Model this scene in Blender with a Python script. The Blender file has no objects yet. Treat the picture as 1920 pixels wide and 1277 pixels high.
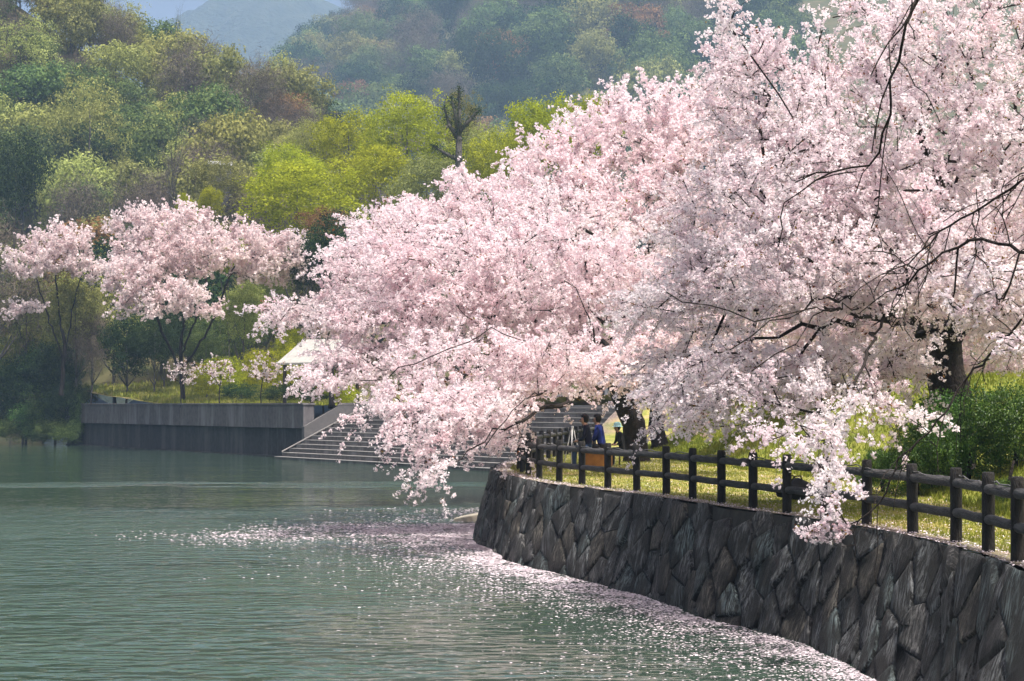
import bpy, bmesh, math, random
import numpy as np
from mathutils import Vector, Matrix
from mathutils.geometry import delaunay_2d_cdt

S = bpy.context.scene
C = S.collection
rng = np.random.default_rng(7)
random.seed(7)

# ------------------------------------------------------------------ camera
EYE = 3.44                       # lakeside path z = 1.6, lake surface z = -0.3
F = 3800.0 / 1920.0              # focal length in picture widths
TILT = math.atan(121.5 / 3800.0)
cd = bpy.data.cameras.new('camera'); cam = bpy.data.objects.new('camera', cd); C.objects.link(cam)
cam.location = (0, 0, EYE); cam.rotation_euler = (math.pi / 2 + TILT, 0, 0)
cd.sensor_width = 36.0; cd.lens = 36.0 * F; cd.clip_start = 0.5; cd.clip_end = 9000
S.camera = cam

# ------------------------------------------------------------------ sky, sun, exposure
SUN_DIR = Vector((0.20, -0.28, 0.94)).normalized()      # towards the sun: behind and right, high
elev = math.asin(SUN_DIR.z); azim = math.atan2(SUN_DIR.x, SUN_DIR.y)
w = bpy.data.worlds.new('World'); S.world = w; w.use_nodes = True
nt = w.node_tree; nt.nodes.clear()
wo = nt.nodes.new('ShaderNodeOutputWorld'); bg = nt.nodes.new('ShaderNodeBackground')
sky = nt.nodes.new('ShaderNodeTexSky'); sky.sky_type = 'NISHITA'; sky.sun_disc = False
sky.sun_elevation = elev; sky.sun_rotation = azim; sky.air_density = 0.45; sky.dust_density = 9.0; sky.ozone_density = 1.0
bg.inputs['Strength'].default_value = 0.15
nt.links.new(sky.outputs[0], bg.inputs[0]); nt.links.new(bg.outputs[0], wo.inputs[0])
sl = bpy.data.lights.new('sun', 'SUN'); so = bpy.data.objects.new('sun', sl); C.objects.link(so)
sl.energy = 3.7; sl.angle = math.radians(0.6); sl.color = (1.0, 0.95, 0.87)
so.rotation_euler = (-SUN_DIR).to_track_quat('-Z', 'Y').to_euler(); so.location = (40, 30, 60)
S.view_settings.view_transform = 'Standard'; S.view_settings.look = 'None'
S.view_settings.exposure = 0.62; S.view_settings.gamma = 1.0
S.render.engine = 'CYCLES'
cy = S.cycles
cy.max_bounces = 12; cy.diffuse_bounces = 10; cy.glossy_bounces = 2; cy.transmission_bounces = 6
cy.transparent_max_bounces = 4; cy.volume_bounces = 1; cy.caustics_reflective = False; cy.caustics_refractive = False
cy.use_denoising = True
cy.sample_clamp_indirect = 6.0

# ------------------------------------------------------------------ helpers
ct, st_ = math.cos(TILT), math.sin(TILT)
def at(px, py, d):
    """the point of the place at depth d that stands at a measured direction of the photograph"""
    u = (px - 960) / 3800.0; v = (638.5 - py) / 3800.0
    y = ct - v * st_; z = st_ + v * ct
    k = d / y
    return np.array((u * k, d, EYE + z * k))

def sstep(a, b, x):
    t = np.clip((np.asarray(x, float) - a) / (b - a), 0, 1)
    return t * t * (3 - 2 * t)

def npmesh(name, V, Q, attr=None, smooth=False):
    """V (n,3), Q list of (m,k) index arrays"""
    me = bpy.data.meshes.new(name)
    if not isinstance(Q, list): Q = [Q]
    Q = [np.asarray(q, np.int32) for q in Q if len(q)]
    V = np.asarray(V, np.float32)
    me.vertices.add(len(V)); me.vertices.foreach_set('co', V.ravel())
    loops = np.concatenate([q.ravel() for q in Q]); sizes = np.concatenate([np.full(len(q), q.shape[1], np.int32) for q in Q])
    me.loops.add(len(loops)); me.loops.foreach_set('vertex_index', loops)
    me.polygons.add(len(sizes)); starts = np.concatenate([[0], np.cumsum(sizes)[:-1]]).astype(np.int32)
    me.polygons.foreach_set('loop_start', starts)
    try: me.polygons.foreach_set('loop_total', sizes)
    except Exception: pass
    if attr is not None:
        a = me.attributes.new('tint', 'FLOAT', 'FACE'); a.data.foreach_set('value', np.asarray(attr, np.float32))
    if smooth: me.polygons.foreach_set('use_smooth', np.ones(len(sizes), bool))
    me.update(calc_edges=True); me.validate()
    return me

def ob(name, me, mat=None, parent=None, loc=None):
    o = bpy.data.objects.new(name, me); C.objects.link(o)
    if mat is not None and me is not None and len(me.materials) == 0: me.materials.append(mat)
    if parent is not None: o.parent = parent
    if loc is not None: o.location = loc
    return o

def tag(o, label=None, cat=None, group=None, kind=None):
    if label: o['label'] = label
    if cat: o['category'] = cat
    if group: o['group'] = group
    if kind: o['kind'] = kind
    return o

def thing(name, label, cat, loc=(0, 0, 0), group=None, rz=0.0):
    o = bpy.data.objects.new(name, None); C.objects.link(o); o.location = tuple(float(a) for a in loc); o.rotation_euler = (0, 0, rz)
    o.empty_display_size = 0.3
    return tag(o, label, cat, group)

class MB:
    """small polygon collector"""
    def __init__(s): s.V = []; s.P = []
    def add(s, vs, ps):
        b = len(s.V); s.V += [tuple(map(float, v)) for v in vs]; s.P += [tuple(b + i for i in p) for p in ps]; return s
    def box(s, c, d, rz=0.0, taper=1.0):
        hx, hy, hz = d[0] / 2, d[1] / 2, d[2] / 2; cz, sz = math.cos(rz), math.sin(rz); vs = []
        for k, z in ((1.0, -hz), (taper, hz)):
            for x, y in ((-hx, -hy), (hx, -hy), (hx, hy), (-hx, hy)):
                x *= k; y *= k; vs.append((c[0] + x * cz - y * sz, c[1] + x * sz + y * cz, c[2] + z))
        return s.add(vs, [(3, 2, 1, 0), (4, 5, 6, 7), (0, 1, 5, 4), (1, 2, 6, 5), (2, 3, 7, 6), (3, 0, 4, 7)])
    def tube(s, pts, rad, n=8, cap=True):
        pts = [Vector(p) for p in pts]; b = len(s.V); m = len(pts)
        if not hasattr(rad, '__len__'): rad = [rad] * m
        up = None
        for i, p in enumerate(pts):
            t = (pts[min(i + 1, m - 1)] - pts[max(i - 1, 0)]).normalized()
            if up is None: up = Vector((0, 0, 1)) if abs(t.z) < 0.9 else Vector((1, 0, 0))
            a = t.cross(up).normalized(); c = a.cross(t).normalized(); up = c
            for k in range(n):
                an = 2 * math.pi * k / n; q = p + (a * math.cos(an) + c * math.sin(an)) * rad[i]; s.V.append(tuple(q))
        for i in range(m - 1):
            for k in range(n):
                k2 = (k + 1) % n; s.P.append((b + i * n + k, b + i * n + k2, b + (i + 1) * n + k2, b + (i + 1) * n + k))
        if cap: s.P.append(tuple(b + k for k in reversed(range(n)))); s.P.append(tuple(b + (m - 1) * n + k for k in range(n)))
        return s
    def mesh(s, name, smooth=False):
        me = bpy.data.meshes.new(name); me.from_pydata(s.V, [], s.P)
        bm = bmesh.new(); bm.from_mesh(me); bmesh.ops.recalc_face_normals(bm, faces=bm.faces); bm.to_mesh(me); bm.free()
        if smooth:
            me.polygons.foreach_set('use_smooth', np.ones(len(me.polygons), bool))
        me.update(); return me
    def build(s, name, mat, parent=None, smooth=False, loc=None, bevel=0.0):
        o = ob(name, s.mesh(name, smooth), mat, parent, loc)
        if bevel > 0:
            md = o.modifiers.new('bevel', 'BEVEL'); md.width = bevel; md.segments = 2; md.limit_method = 'ANGLE'
        return o

# ------------------------------------------------------------------ materials
def newmat(name):
    m = bpy.data.materials.new(name); m.use_nodes = True; n = m.node_tree.nodes; n.clear()
    o = n.new('ShaderNodeOutputMaterial'); return m, m.node_tree, o
def node(t, kind, **kw):
    n = t.nodes.new(kind)
    for k, v in kw.items():
        if hasattr(n, k): setattr(n, k, v)
        else: n.inputs[k].default_value = v
    return n
def ramp(t, stops, src=None):
    r = t.nodes.new('ShaderNodeValToRGB'); e = r.color_ramp.elements
    while len(e) < len(stops): e.new(0.5)
    for i, (p, c) in enumerate(stops): e[i].position = p; e[i].color = (*c, 1) if len(c) == 3 else c
    if src is not None: t.links.new(src, r.inputs[0])
    return r
def mixc(t, fac, a, b, blend='MIX'):
    m = t.nodes.new('ShaderNodeMix'); m.data_type = 'RGBA'; m.blend_type = blend
    for s, v in ((0, fac), (6, a), (7, b)):
        if hasattr(v, 'is_output') or isinstance(v, bpy.types.NodeSocket): t.links.new(v, m.inputs[s])
        else: m.inputs[s].default_value = v if s == 0 else (*v, 1)
    return m.outputs[2]
def pos(t, scale=(1, 1, 1), rot=(0, 0, 0), src='Position'):
    if src == 'Position': g = t.nodes.new('ShaderNodeNewGeometry'); o = g.outputs['Position']
    else: g = t.nodes.new('ShaderNodeTexCoord'); o = g.outputs['Object']
    m = t.nodes.new('ShaderNodeMapping'); m.inputs['Scale'].default_value = scale; m.inputs['Rotation'].default_value = rot
    t.links.new(o, m.inputs[0]); return m.outputs[0]
def noise(t, vec, scale, detail=4, rough=0.55, dist=0.0):
    n = t.nodes.new('ShaderNodeTexNoise'); n.inputs['Scale'].default_value = scale; n.inputs['Detail'].default_value = detail
    n.inputs['Roughness'].default_value = rough; n.inputs['Distortion'].default_value = dist; t.links.new(vec, n.inputs['Vector']); return n.outputs[0]
def math_(t, op, a, b=None, clamp=False):
    m = t.nodes.new('ShaderNodeMath'); m.operation = op; m.use_clamp = clamp
    for i, v in enumerate((a, b)):
        if v is None: continue
        if isinstance(v, bpy.types.NodeSocket): t.links.new(v, m.inputs[i])
        else: m.inputs[i].default_value = v
    return m.outputs[0]

def leaf_mat(name, dark, mid, light, trans=0.35, objvar=0.25, gloss=0.0):
    """foliage or petals: colour from a per-leaf tint, part of the light passes through"""
    m, t, o = newmat(name)
    a = node(t, 'ShaderNodeAttribute', attribute_name='tint')
    oi = t.nodes.new('ShaderNodeObjectInfo')
    r = ramp(t, [(0.0, dark), (0.5, mid), (1.0, light)], a.outputs['Fac'])
    hs = t.nodes.new('ShaderNodeHueSaturation')
    t.links.new(r.outputs[0], hs.inputs['Color'])
    v = math_(t, 'MULTIPLY_ADD', oi.outputs['Random'], objvar); v.node.inputs[2].default_value = 1 - objvar / 2
    t.links.new(v, hs.inputs['Value'])
    h = math_(t, 'MULTIPLY_ADD', oi.outputs['Random'], objvar * 0.12); h.node.inputs[2].default_value = 0.5 - objvar * 0.06
    t.links.new(h, hs.inputs['Hue'])
    d = t.nodes.new('ShaderNodeBsdfDiffuse'); tr = t.nodes.new('ShaderNodeBsdfTranslucent'); mx = t.nodes.new('ShaderNodeMixShader')
    t.links.new(hs.outputs[0], d.inputs[0]); t.links.new(hs.outputs[0], tr.inputs[0]); mx.inputs[0].default_value = trans
    t.links.new(d.outputs[0], mx.inputs[1]); t.links.new(tr.outputs[0], mx.inputs[2])
    out = mx.outputs[0]
    if gloss > 0:
        g = t.nodes.new('ShaderNodeBsdfGlossy'); g.inputs['Roughness'].default_value = 0.45; m2 = t.nodes.new('ShaderNodeMixShader'); m2.inputs[0].default_value = gloss
        t.links.new(out, m2.inputs[1]); t.links.new(g.outputs[0], m2.inputs[2]); out = m2.outputs[0]
    t.links.new(out, o.inputs[0]); return m

def solid_mat(name, c1, c2, scale=6.0, rough=0.8, bump=0.3, vec_scale=(1, 1, 1), detail=5, spec=0.3, bdist=0.02, src='Object'):
    m, t, o = newmat(name)
    p = t.nodes.new('ShaderNodeBsdfPrincipled'); v = pos(t, vec_scale, src=src)
    n1 = noise(t, v, scale, detail); r = ramp(t, [(0.3, c1), (0.7, c2)], n1)
    t.links.new(r.outputs[0], p.inputs['Base Color']); p.inputs['Roughness'].default_value = rough
    p.inputs['Specular IOR Level'].default_value = spec
    if bump > 0:
        b = t.nodes.new('ShaderNodeBump'); b.inputs['Strength'].default_value = bump; b.inputs['Distance'].default_value = bdist
        n2 = noise(t, v, scale * 4, 4); t.links.new(n2, b.inputs['Height']); t.links.new(b.outputs[0], p.inputs['Normal'])
    t.links.new(p.outputs[0], o.inputs[0]); return m

M = {}
M['bark'] = solid_mat('cherry_bark', (0.010, 0.008, 0.007), (0.038, 0.029, 0.025), 5, 0.95, 1.0, (1, 1, 0.5), bdist=0.08)
M['twig'] = solid_mat('twig_bark', (0.030, 0.020, 0.018), (0.06, 0.042, 0.036), 9, 0.85, 0)
M['bark_grey'] = solid_mat('grey_bark', (0.06, 0.055, 0.05), (0.13, 0.12, 0.11), 4, 0.9, 0.5)
M['blossom_near'] = leaf_mat('blossom_pale', (0.85, 0.69, 0.735), (0.912, 0.825, 0.86), (0.955, 0.91, 0.93), 0.58, 0.0)
M['blossom_pink'] = leaf_mat('blossom_pink', (0.835, 0.67, 0.705), (0.905, 0.80, 0.828), (0.95, 0.89, 0.905), 0.58, 0.0)
M['blossom_far'] = leaf_mat('blossom_far', (0.70, 0.56, 0.57), (0.84, 0.73, 0.74), (0.91, 0.82, 0.82), 0.5, 0.05)
M['young_leaf'] = leaf_mat('young_leaf', (0.16, 0.05, 0.02), (0.22, 0.09, 0.03), (0.22, 0.20, 0.04), 0.4, 0.1)
M['leaf_yellow'] = leaf_mat('leaf_yellow', (0.170, 0.200, 0.012), (0.340, 0.380, 0.020), (0.480, 0.510, 0.035), 0.45, 0.2)
M['leaf_pale'] = leaf_mat('leaf_pale', (0.190, 0.207, 0.056), (0.317, 0.342, 0.098), (0.457, 0.476, 0.154), 0.4, 0.3)
M['leaf_olive'] = leaf_mat('leaf_olive', (0.130, 0.138, 0.043), (0.234, 0.244, 0.079), (0.351, 0.356, 0.122), 0.35, 0.3)
M['leaf_green'] = leaf_mat('leaf_green', (0.052, 0.090, 0.028), (0.111, 0.162, 0.052), (0.181, 0.241, 0.077), 0.3, 0.3)
M['leaf_dark'] = leaf_mat('leaf_dark', (0.014, 0.030, 0.014), (0.03, 0.055, 0.022), (0.06, 0.09, 0.03), 0.2, 0.3)
M['leaf_shrub'] = leaf_mat('leaf_shrub', (0.022, 0.055, 0.010), (0.052, 0.12, 0.018), (0.13, 0.23, 0.032), 0.38, 0.2, 0.03)
M['leaf_rust'] = leaf_mat('leaf_rust', (0.13, 0.07, 0.03), (0.22, 0.12, 0.055), (0.30, 0.18, 0.08), 0.35, 0.2)
M['twig_haze'] = leaf_mat('twig_haze', (0.075, 0.062, 0.050), (0.125, 0.104, 0.084), (0.190, 0.160, 0.128), 0.1, 0.3)
M['grass'] = leaf_mat('grass_blade', (0.15, 0.18, 0.03), (0.26, 0.29, 0.05), (0.42, 0.38, 0.13), 0.4, 0.0)
M['moss'] = leaf_mat('bank_grass', (0.09, 0.13, 0.022), (0.20, 0.235, 0.035), (0.32, 0.32, 0.07), 0.4, 0.0)
M['petal'] = leaf_mat('petal', (0.48, 0.41, 0.46), (0.63, 0.55, 0.60), (0.74, 0.67, 0.71), 0.1, 0.0)

# ------------------------------------------------------------------ layout of the land
def catmull(P, n=8):
    P = np.asarray(P, float); out = []
    for i in range(len(P) - 1):
        p0 = P[max(i - 1, 0)]; p1 = P[i]; p2 = P[i + 1]; p3 = P[min(i + 2, len(P) - 1)]
        for k in range(n):
            t = k / n
            out.append(0.5 * ((2 * p1) + (-p0 + p2) * t + (2 * p0 - 5 * p1 + 4 * p2 - p3) * t * t + (-p0 + 3 * p1 - 3 * p2 + p3) * t ** 3))
    out.append(P[-1]); return np.array(out)
def resample(P, step):
    d = np.r_[0, np.cumsum(np.linalg.norm(np.diff(P, axis=0), axis=1))]; n = max(2, int(round(d[-1] / step)) + 1)
    s = np.linspace(0, d[-1], n); return np.stack([np.interp(s, d, P[:, k]) for k in range(P.shape[1])], 1)

WALL_TOP = resample(catmull([(5.0, 6), (5.3, 14), (5.55, 19), (5.66, 22.5), (5.73, 24.3), (5.68, 26.9), (5.34, 30.2), (4.68, 33.6), (3.82, 36.6),
    (2.56, 42.1), (1.08, 46.6), (0.2, 51), (-0.40, 56), (-0.52, 60), (-0.2, 66.5), (0.8, 75), (2.3, 90), (5.6, 103.3)]), 0.4)
tang = np.gradient(WALL_TOP, axis=0); tang /= np.linalg.norm(tang, axis=1)[:, None]
WALL_N = np.stack([-tang[:, 1], tang[:, 0]], 1)                      # towards the lake
PATH_Z = 1.6
WATER_Z = -0.3
STA = np.array((-16.1, 142.0)); STB = np.array((6.3, 103.0)); SU = (STB - STA) / np.linalg.norm(STB - STA); SV = np.array((-SU[1], SU[0]))
if SV[0] < 0: SV = -SV
NSTEP = 12; TREAD = 0.55; RISE = 0.285
QA = STA + SV * 2.0; QB = np.array((-41.5, 192.0))
SHORE = [(-46, 199), (-52, 216), (-60, 240), (-75, 290), (-110, 298), (-300, 300)]
FOOT = np.array([(7.6, 0), (7.9, 20), (8.2, 30), (8.5, 40), (8.6, 46), (7.4, 54), (6.3, 60), (5.6, 66), (5.2, 75), (5.4, 86), (7.6, 100), (9, 110)], float)

def seg_dist(P, A, B):
    A = np.asarray(A, float); B = np.asarray(B, float); ab = B - A
    t = np.clip(((P - A) @ ab) / (ab @ ab), 0, 1); return np.linalg.norm(P - (A + t[:, None] * ab), axis=1)

def bumps(x, y):
    return (np.sin(x * 0.11 + 1.3) * np.cos(y * 0.083 + .4) + 0.6 * np.sin(x * 0.23 + y * 0.17) + 0.4 * np.cos(x * 0.37 - y * 0.29 + 2)) / 2

def H(x, y):
    x = np.atleast_1d(np.asarray(x, float)); y = np.atleast_1d(np.asarray(y, float))
    base = PATH_Z + 1.84 * sstep(93, 104, y)
    xf = np.interp(y, FOOT[:, 1], FOOT[:, 0])
    bank = 2.6 * sstep(-0.2, 5.5, x - xf) * (1 - 0.62 * sstep(93, 110, y))
    z = base + bank
    z = z + 9.0 * sstep(165, 265, y)                                  # valley floor rises
    # left hill
    r = np.interp(x, [-400, -150, -100, -57, -45, -38, -33, -27, -16, 5, 40], [140, 104, 80, 50, 48, 45, 38, 24, 12, 3, 0])
    yt = np.interp(x, [-150, -75, -45, -30, 0], [304, 286, 204, 176, 190])
    f = np.clip((y - yt) / (372 - yt), 0, 1); f = 0.35 * f + 0.65 * sstep(0, 1, f); f = f * (1 - 0.5 * sstep(385, 470, y))
    left = np.where(f > 0, 3.6 + r * f, 0.0)
    mid = 1.5 * np.interp(x / 1.5, [-300, -180, -83, 10, 120, 400], [40, 62, 142, 205, 215, 220]) * np.clip((y / 1.5 - 395) / 455, 0, 1) ** 0.95
    z = np.maximum(z, np.maximum(left, mid)) + bumps(x, y) * 1.6 * sstep(150, 260, y)
    P = np.stack([x, y], 1)
    d = np.min([seg_dist(P, SHORE[i], SHORE[i + 1]) for i in range(len(SHORE) - 1)], axis=0)
    z = np.where(y > 185, np.minimum(z, -0.8 + d * 1.3), z)
    return z
def Hs(x, y): return float(H(x, y)[0])

# ground sheet
def land():
    bnd = [tuple(p) for p in (WALL_TOP - WALL_N * 0.12)[::2]]
    bnd += [tuple(STB + SV * NSTEP * TREAD), tuple(STA + SV * NSTEP * TREAD)]
    nrm = np.array(((QB - QA)[1], -(QB - QA)[0])); nrm /= np.linalg.norm(nrm)
    if nrm[0] < 0: nrm = -nrm
    q0 = QA + nrm * 0.5; q1 = QB + nrm * 0.5
    for k in np.linspace(0, 1, 14): bnd.append(tuple(q0 + (q1 - q0) * k))
    for a, b in zip([tuple(SHORE[0])] + SHORE[:-1], SHORE):
        for k in np.linspace(0, 1, 6)[1:]: bnd.append((a[0] + (b[0] - a[0]) * k, a[1] + (b[1] - a[1]) * k)) if a != b else None
    bnd += [(-620, 300), (-620, 1520), (620, 1520), (620, 6)]
    bnd = bnd[::-1]
    pts = list(bnd)
    def grid(x0, x1, y0, y1, s):
        gx, gy = np.meshgrid(np.arange(x0, x1, s), np.arange(y0, y1, s)); g = np.stack([gx.ravel(), gy.ravel()], 1)
        return g + rng.uniform(-0.25, 0.25, g.shape) * s
    def inside(P):
        B = np.array(bnd); r = np.zeros(len(P), bool); j = len(B) - 1
        for i in range(len(B)):
            c = ((B[i, 1] > P[:, 1]) != (B[j, 1] > P[:, 1])) & (P[:, 0] < (B[j, 0] - B[i, 0]) * (P[:, 1] - B[i, 1]) / (B[j, 1] - B[i, 1] + 1e-12) + B[i, 0]); r ^= c; j = i
        return r
    for g in (grid(-2, 22, 8, 112, 0.8), grid(22, 80, 8, 150, 5), grid(-50, 22, 112, 165, 2.0), grid(-95, 60, 165, 400, 5), grid(-400, -95, 300, 470, 12), grid(-400, 500, 470, 1500, 18), grid(-95, 400, 400, 470, 12), grid(60, 400, 150, 400, 14)):
        g = g[inside(g)]
        B = np.array(bnd + bnd[:1]); dm = np.min([seg_dist(g, B[i], B[i + 1]) for i in range(len(B) - 1)], axis=0)
        pts += [tuple(p) for p in g[dm > 0.25]]
    n = len(bnd)
    vs, es, fs, *_ = delaunay_2d_cdt([Vector(p) for p in pts], [], [list(range(n))], 1, 1e-4)
    V = np.array([tuple(v) for v in vs]); z = H(V[:, 0], V[:, 1])
    me = bpy.data.meshes.new('ground'); me.from_pydata([(a, b, c) for (a, b), c in zip(V, z)], [], [tuple(f) for f in fs]); me.polygons.foreach_set('use_smooth', np.ones(len(me.polygons), bool))
    bm = bmesh.new(); bm.from_mesh(me); bmesh.ops.recalc_face_normals(bm, faces=bm.faces); bm.to_mesh(me); bm.free(); me.update()
    # zones: 0 near lawn, 1 bank, 2 forest floor
    x, y = V[:, 0], V[:, 1]; xf = np.interp(y, FOOT[:, 1], FOOT[:, 0])
    bankz = sstep(-0.5, 1.0, x - xf); forest = sstep(168, 190, y)
    edge = np.min([seg_dist(V, WALL_TOP[i], WALL_TOP[i + 4]) for i in range(0, len(WALL_TOP) - 4, 4)], axis=0)
    for nm, val in (('bank', bankz), ('forest', forest), ('edge', 1 - sstep(0.3, 0.9, edge))):
        a = me.attributes.new(nm, 'FLOAT', 'POINT'); a.data.foreach_set('value', val.astype(np.float32))
    return me
m, t, o = newmat('ground'); p = t.nodes.new('ShaderNodeBsdfPrincipled'); p.inputs['Roughness'].default_value = 0.95; p.inputs['Specular IOR Level'].default_value = 0.1
v = pos(t); n1 = noise(t, v, 0.9, 6, 0.65); n2 = noise(t, v, 9, 5, 0.7)
lawn = ramp(t, [(0.36, (0.13, 0.16, 0.035)), (0.5, (0.27, 0.26, 0.07)), (0.62, (0.36, 0.27, 0.14))], n1).outputs[0]
bk = ramp(t, [(0.35, (0.10, 0.13, 0.025)), (0.55, (0.21, 0.23, 0.04)), (0.7, (0.28, 0.24, 0.09))], n1).outputs[0]
fo = ramp(t, [(0.3, (0.05, 0.06, 0.02)), (0.7, (0.12, 0.10, 0.05))], noise(t, v, 0.15, 6)).outputs[0]
ed = ramp(t, [(0.35, (0.07, 0.055, 0.05)), (0.6, (0.24, 0.19, 0.17)), (0.75, (0.5, 0.4, 0.42))], n2).outputs[0]
A = lambda nm: node(t, 'ShaderNodeAttribute', attribute_name=nm).outputs['Fac']
c = mixc(t, A('bank'), lawn, bk); c = mixc(t, A('forest'), c, fo)
ef = math_(t, 'MULTIPLY', A('edge'), math_(t, 'MULTIPLY', n1, 1.9, True)); c = mixc(t, ef, c, ed)
t.links.new(c, p.inputs['Base Color']); b = t.nodes.new('ShaderNodeBump'); b.inputs['Strength'].default_value = 0.7; b.inputs['Distance'].default_value = 0.05
t.links.new(n2, b.inputs['Height']); t.links.new(b.outputs[0], p.inputs['Normal']); t.links.new(p.outputs[0], o.inputs[0]); M['ground'] = m
ground = tag(ob('ground', land(), M['ground']), kind='structure')

# far mountain
def mountain():
    xs = np.linspace(-2000, 2000, 190); ys = np.linspace(1800, 3300, 70); V = []
    for y in ys:
        prof = 1.625 * np.interp(xs / 1.625, [-1100, -360, -246, -205, -166, -96, 64, 1100], [190, 262, 310, 323, 334, 310, 240, 190])
        f = sstep(1700, 2600, y) * (1 - 0.5 * sstep(2660, 3400, y))
        z = prof * f + 13 * np.sin(xs * 0.020 + y * 0.011) * f + 6 * np.sin(xs * 0.065 - y * 0.03) + 4 * np.sin(xs * .16 + y * .09) - 6 + rng.normal(0, 1.6, len(xs))
        V.append(np.stack([xs, np.full_like(xs, y), z], 1))
    V = np.concatenate(V); n = len(xs); i = np.arange(len(ys) - 1)[:, None] * n + np.arange(n - 1)[None]; i = i.ravel()
    return npmesh('far_mountain', V, np.stack([i, i + 1, i + n + 1, i + n], 1), smooth=True)
M['mountain'] = solid_mat('mountain_forest', (0.018, 0.028, 0.018), (0.045, 0.055, 0.035), 0.03, 1.0, 1.0, bdist=8, src='Position')
tag(ob('far_mountain', mountain(), M['mountain']), kind='structure')

# lake
m, t, o = newmat('lake_water'); p = t.nodes.new('ShaderNodeBsdfPrincipled')
p.inputs['Base Color'].default_value = (0.038, 0.066, 0.047, 1); p.inputs['Roughness'].default_value = 0.05; p.inputs['IOR'].default_value = 1.36
v = pos(t); sx = t.nodes.new('ShaderNodeSeparateXYZ'); t.links.new(v, sx.inputs[0]); X, Y = sx.outputs[0], sx.outputs[1]
wob = noise(t, pos(t, (0.05, 0.12, 0.05)), 1.0, 3); Yw = math_(t, 'ADD', Y, math_(t, 'MULTIPLY', math_(t, 'SUBTRACT', wob, 0.5), 26.0))
far = ramp(t, [(0.0, (1, 1, 1)), (0.50, (1, 1, 1)), (0.60, (0.10,) * 3), (0.715, (0.07,) * 3), (0.735, (0.75,) * 3), (0.765, (0.75,) * 3), (0.785, (0.06,) * 3), (1, (0.10,) * 3)], math_(t, 'DIVIDE', Yw, 128.0)).outputs[0]
Xw = math_(t, 'ADD', X, math_(t, 'MULTIPLY', math_(t, 'SUBTRACT', noise(t, pos(t, (0.2, 0.08, 0.2)), 1.0, 3), 0.5), 5.0))
side = ramp(t, [(0.0, (1, 1, 1)), (0.42, (1, 1, 1)), (0.60, (0.22,) * 3), (1, (0.12,) * 3)], math_(t, 'DIVIDE', math_(t, 'ADD', Xw, 10.0), 16.0)).outputs[0]
patch = ramp(t, [(0.32, (0.35,) * 3), (0.62, (1.25,) * 3)], noise(t, pos(t, (0.10, 0.16, 0.1)), 1.0, 3, 0.6, 0.4)).outputs[0]
wind = math_(t, 'MULTIPLY', math_(t, 'MULTIPLY', far, side), patch)
r1 = noise(t, pos(t, (0.75, 1.25, 1)), 2.3, 1.5, 0.45, 0.2); r2 = noise(t, pos(t, (0.6, 1.0, 1)), 0.9, 2)
hgt = math_(t, 'ADD', math_(t, 'MULTIPLY', r1, 0.30), math_(t, 'MULTIPLY', r2, 0.16))
tiny = math_(t, 'MULTIPLY', noise(t, pos(t, (1, 1, 1)), 7, 2), 0.0012)
hgt = math_(t, 'ADD', math_(t, 'MULTIPLY', hgt, wind), tiny)
b = t.nodes.new('ShaderNodeBump'); b.inputs['Strength'].default_value = 1.0; b.inputs['Distance'].default_value = 1.0
t.links.new(hgt, b.inputs['Height']); t.links.new(b.outputs[0], p.inputs['Normal']); t.links.new(p.outputs[0], o.inputs[0]); M['water'] = m
rgh = math_(t, 'MULTIPLY_ADD', wind, 0.09); rgh.node.inputs[2].default_value = 0.045; t.links.new(rgh, p.inputs['Roughness'])
tag(MB().add([(-320, -20, WATER_Z), (60, -20, WATER_Z), (60, 360, WATER_Z), (-320, 360, WATER_Z)], [(0, 1, 2, 3)]).build('lake_water', m), kind='structure')
tag(MB().add([(-330, -30, -2.4), (70, -30, -2.4), (70, 370, -2.4), (-330, 370, -2.4)], [(0, 1, 2, 3)]).build('lake_bed', M['ground']), kind='structure')

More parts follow.
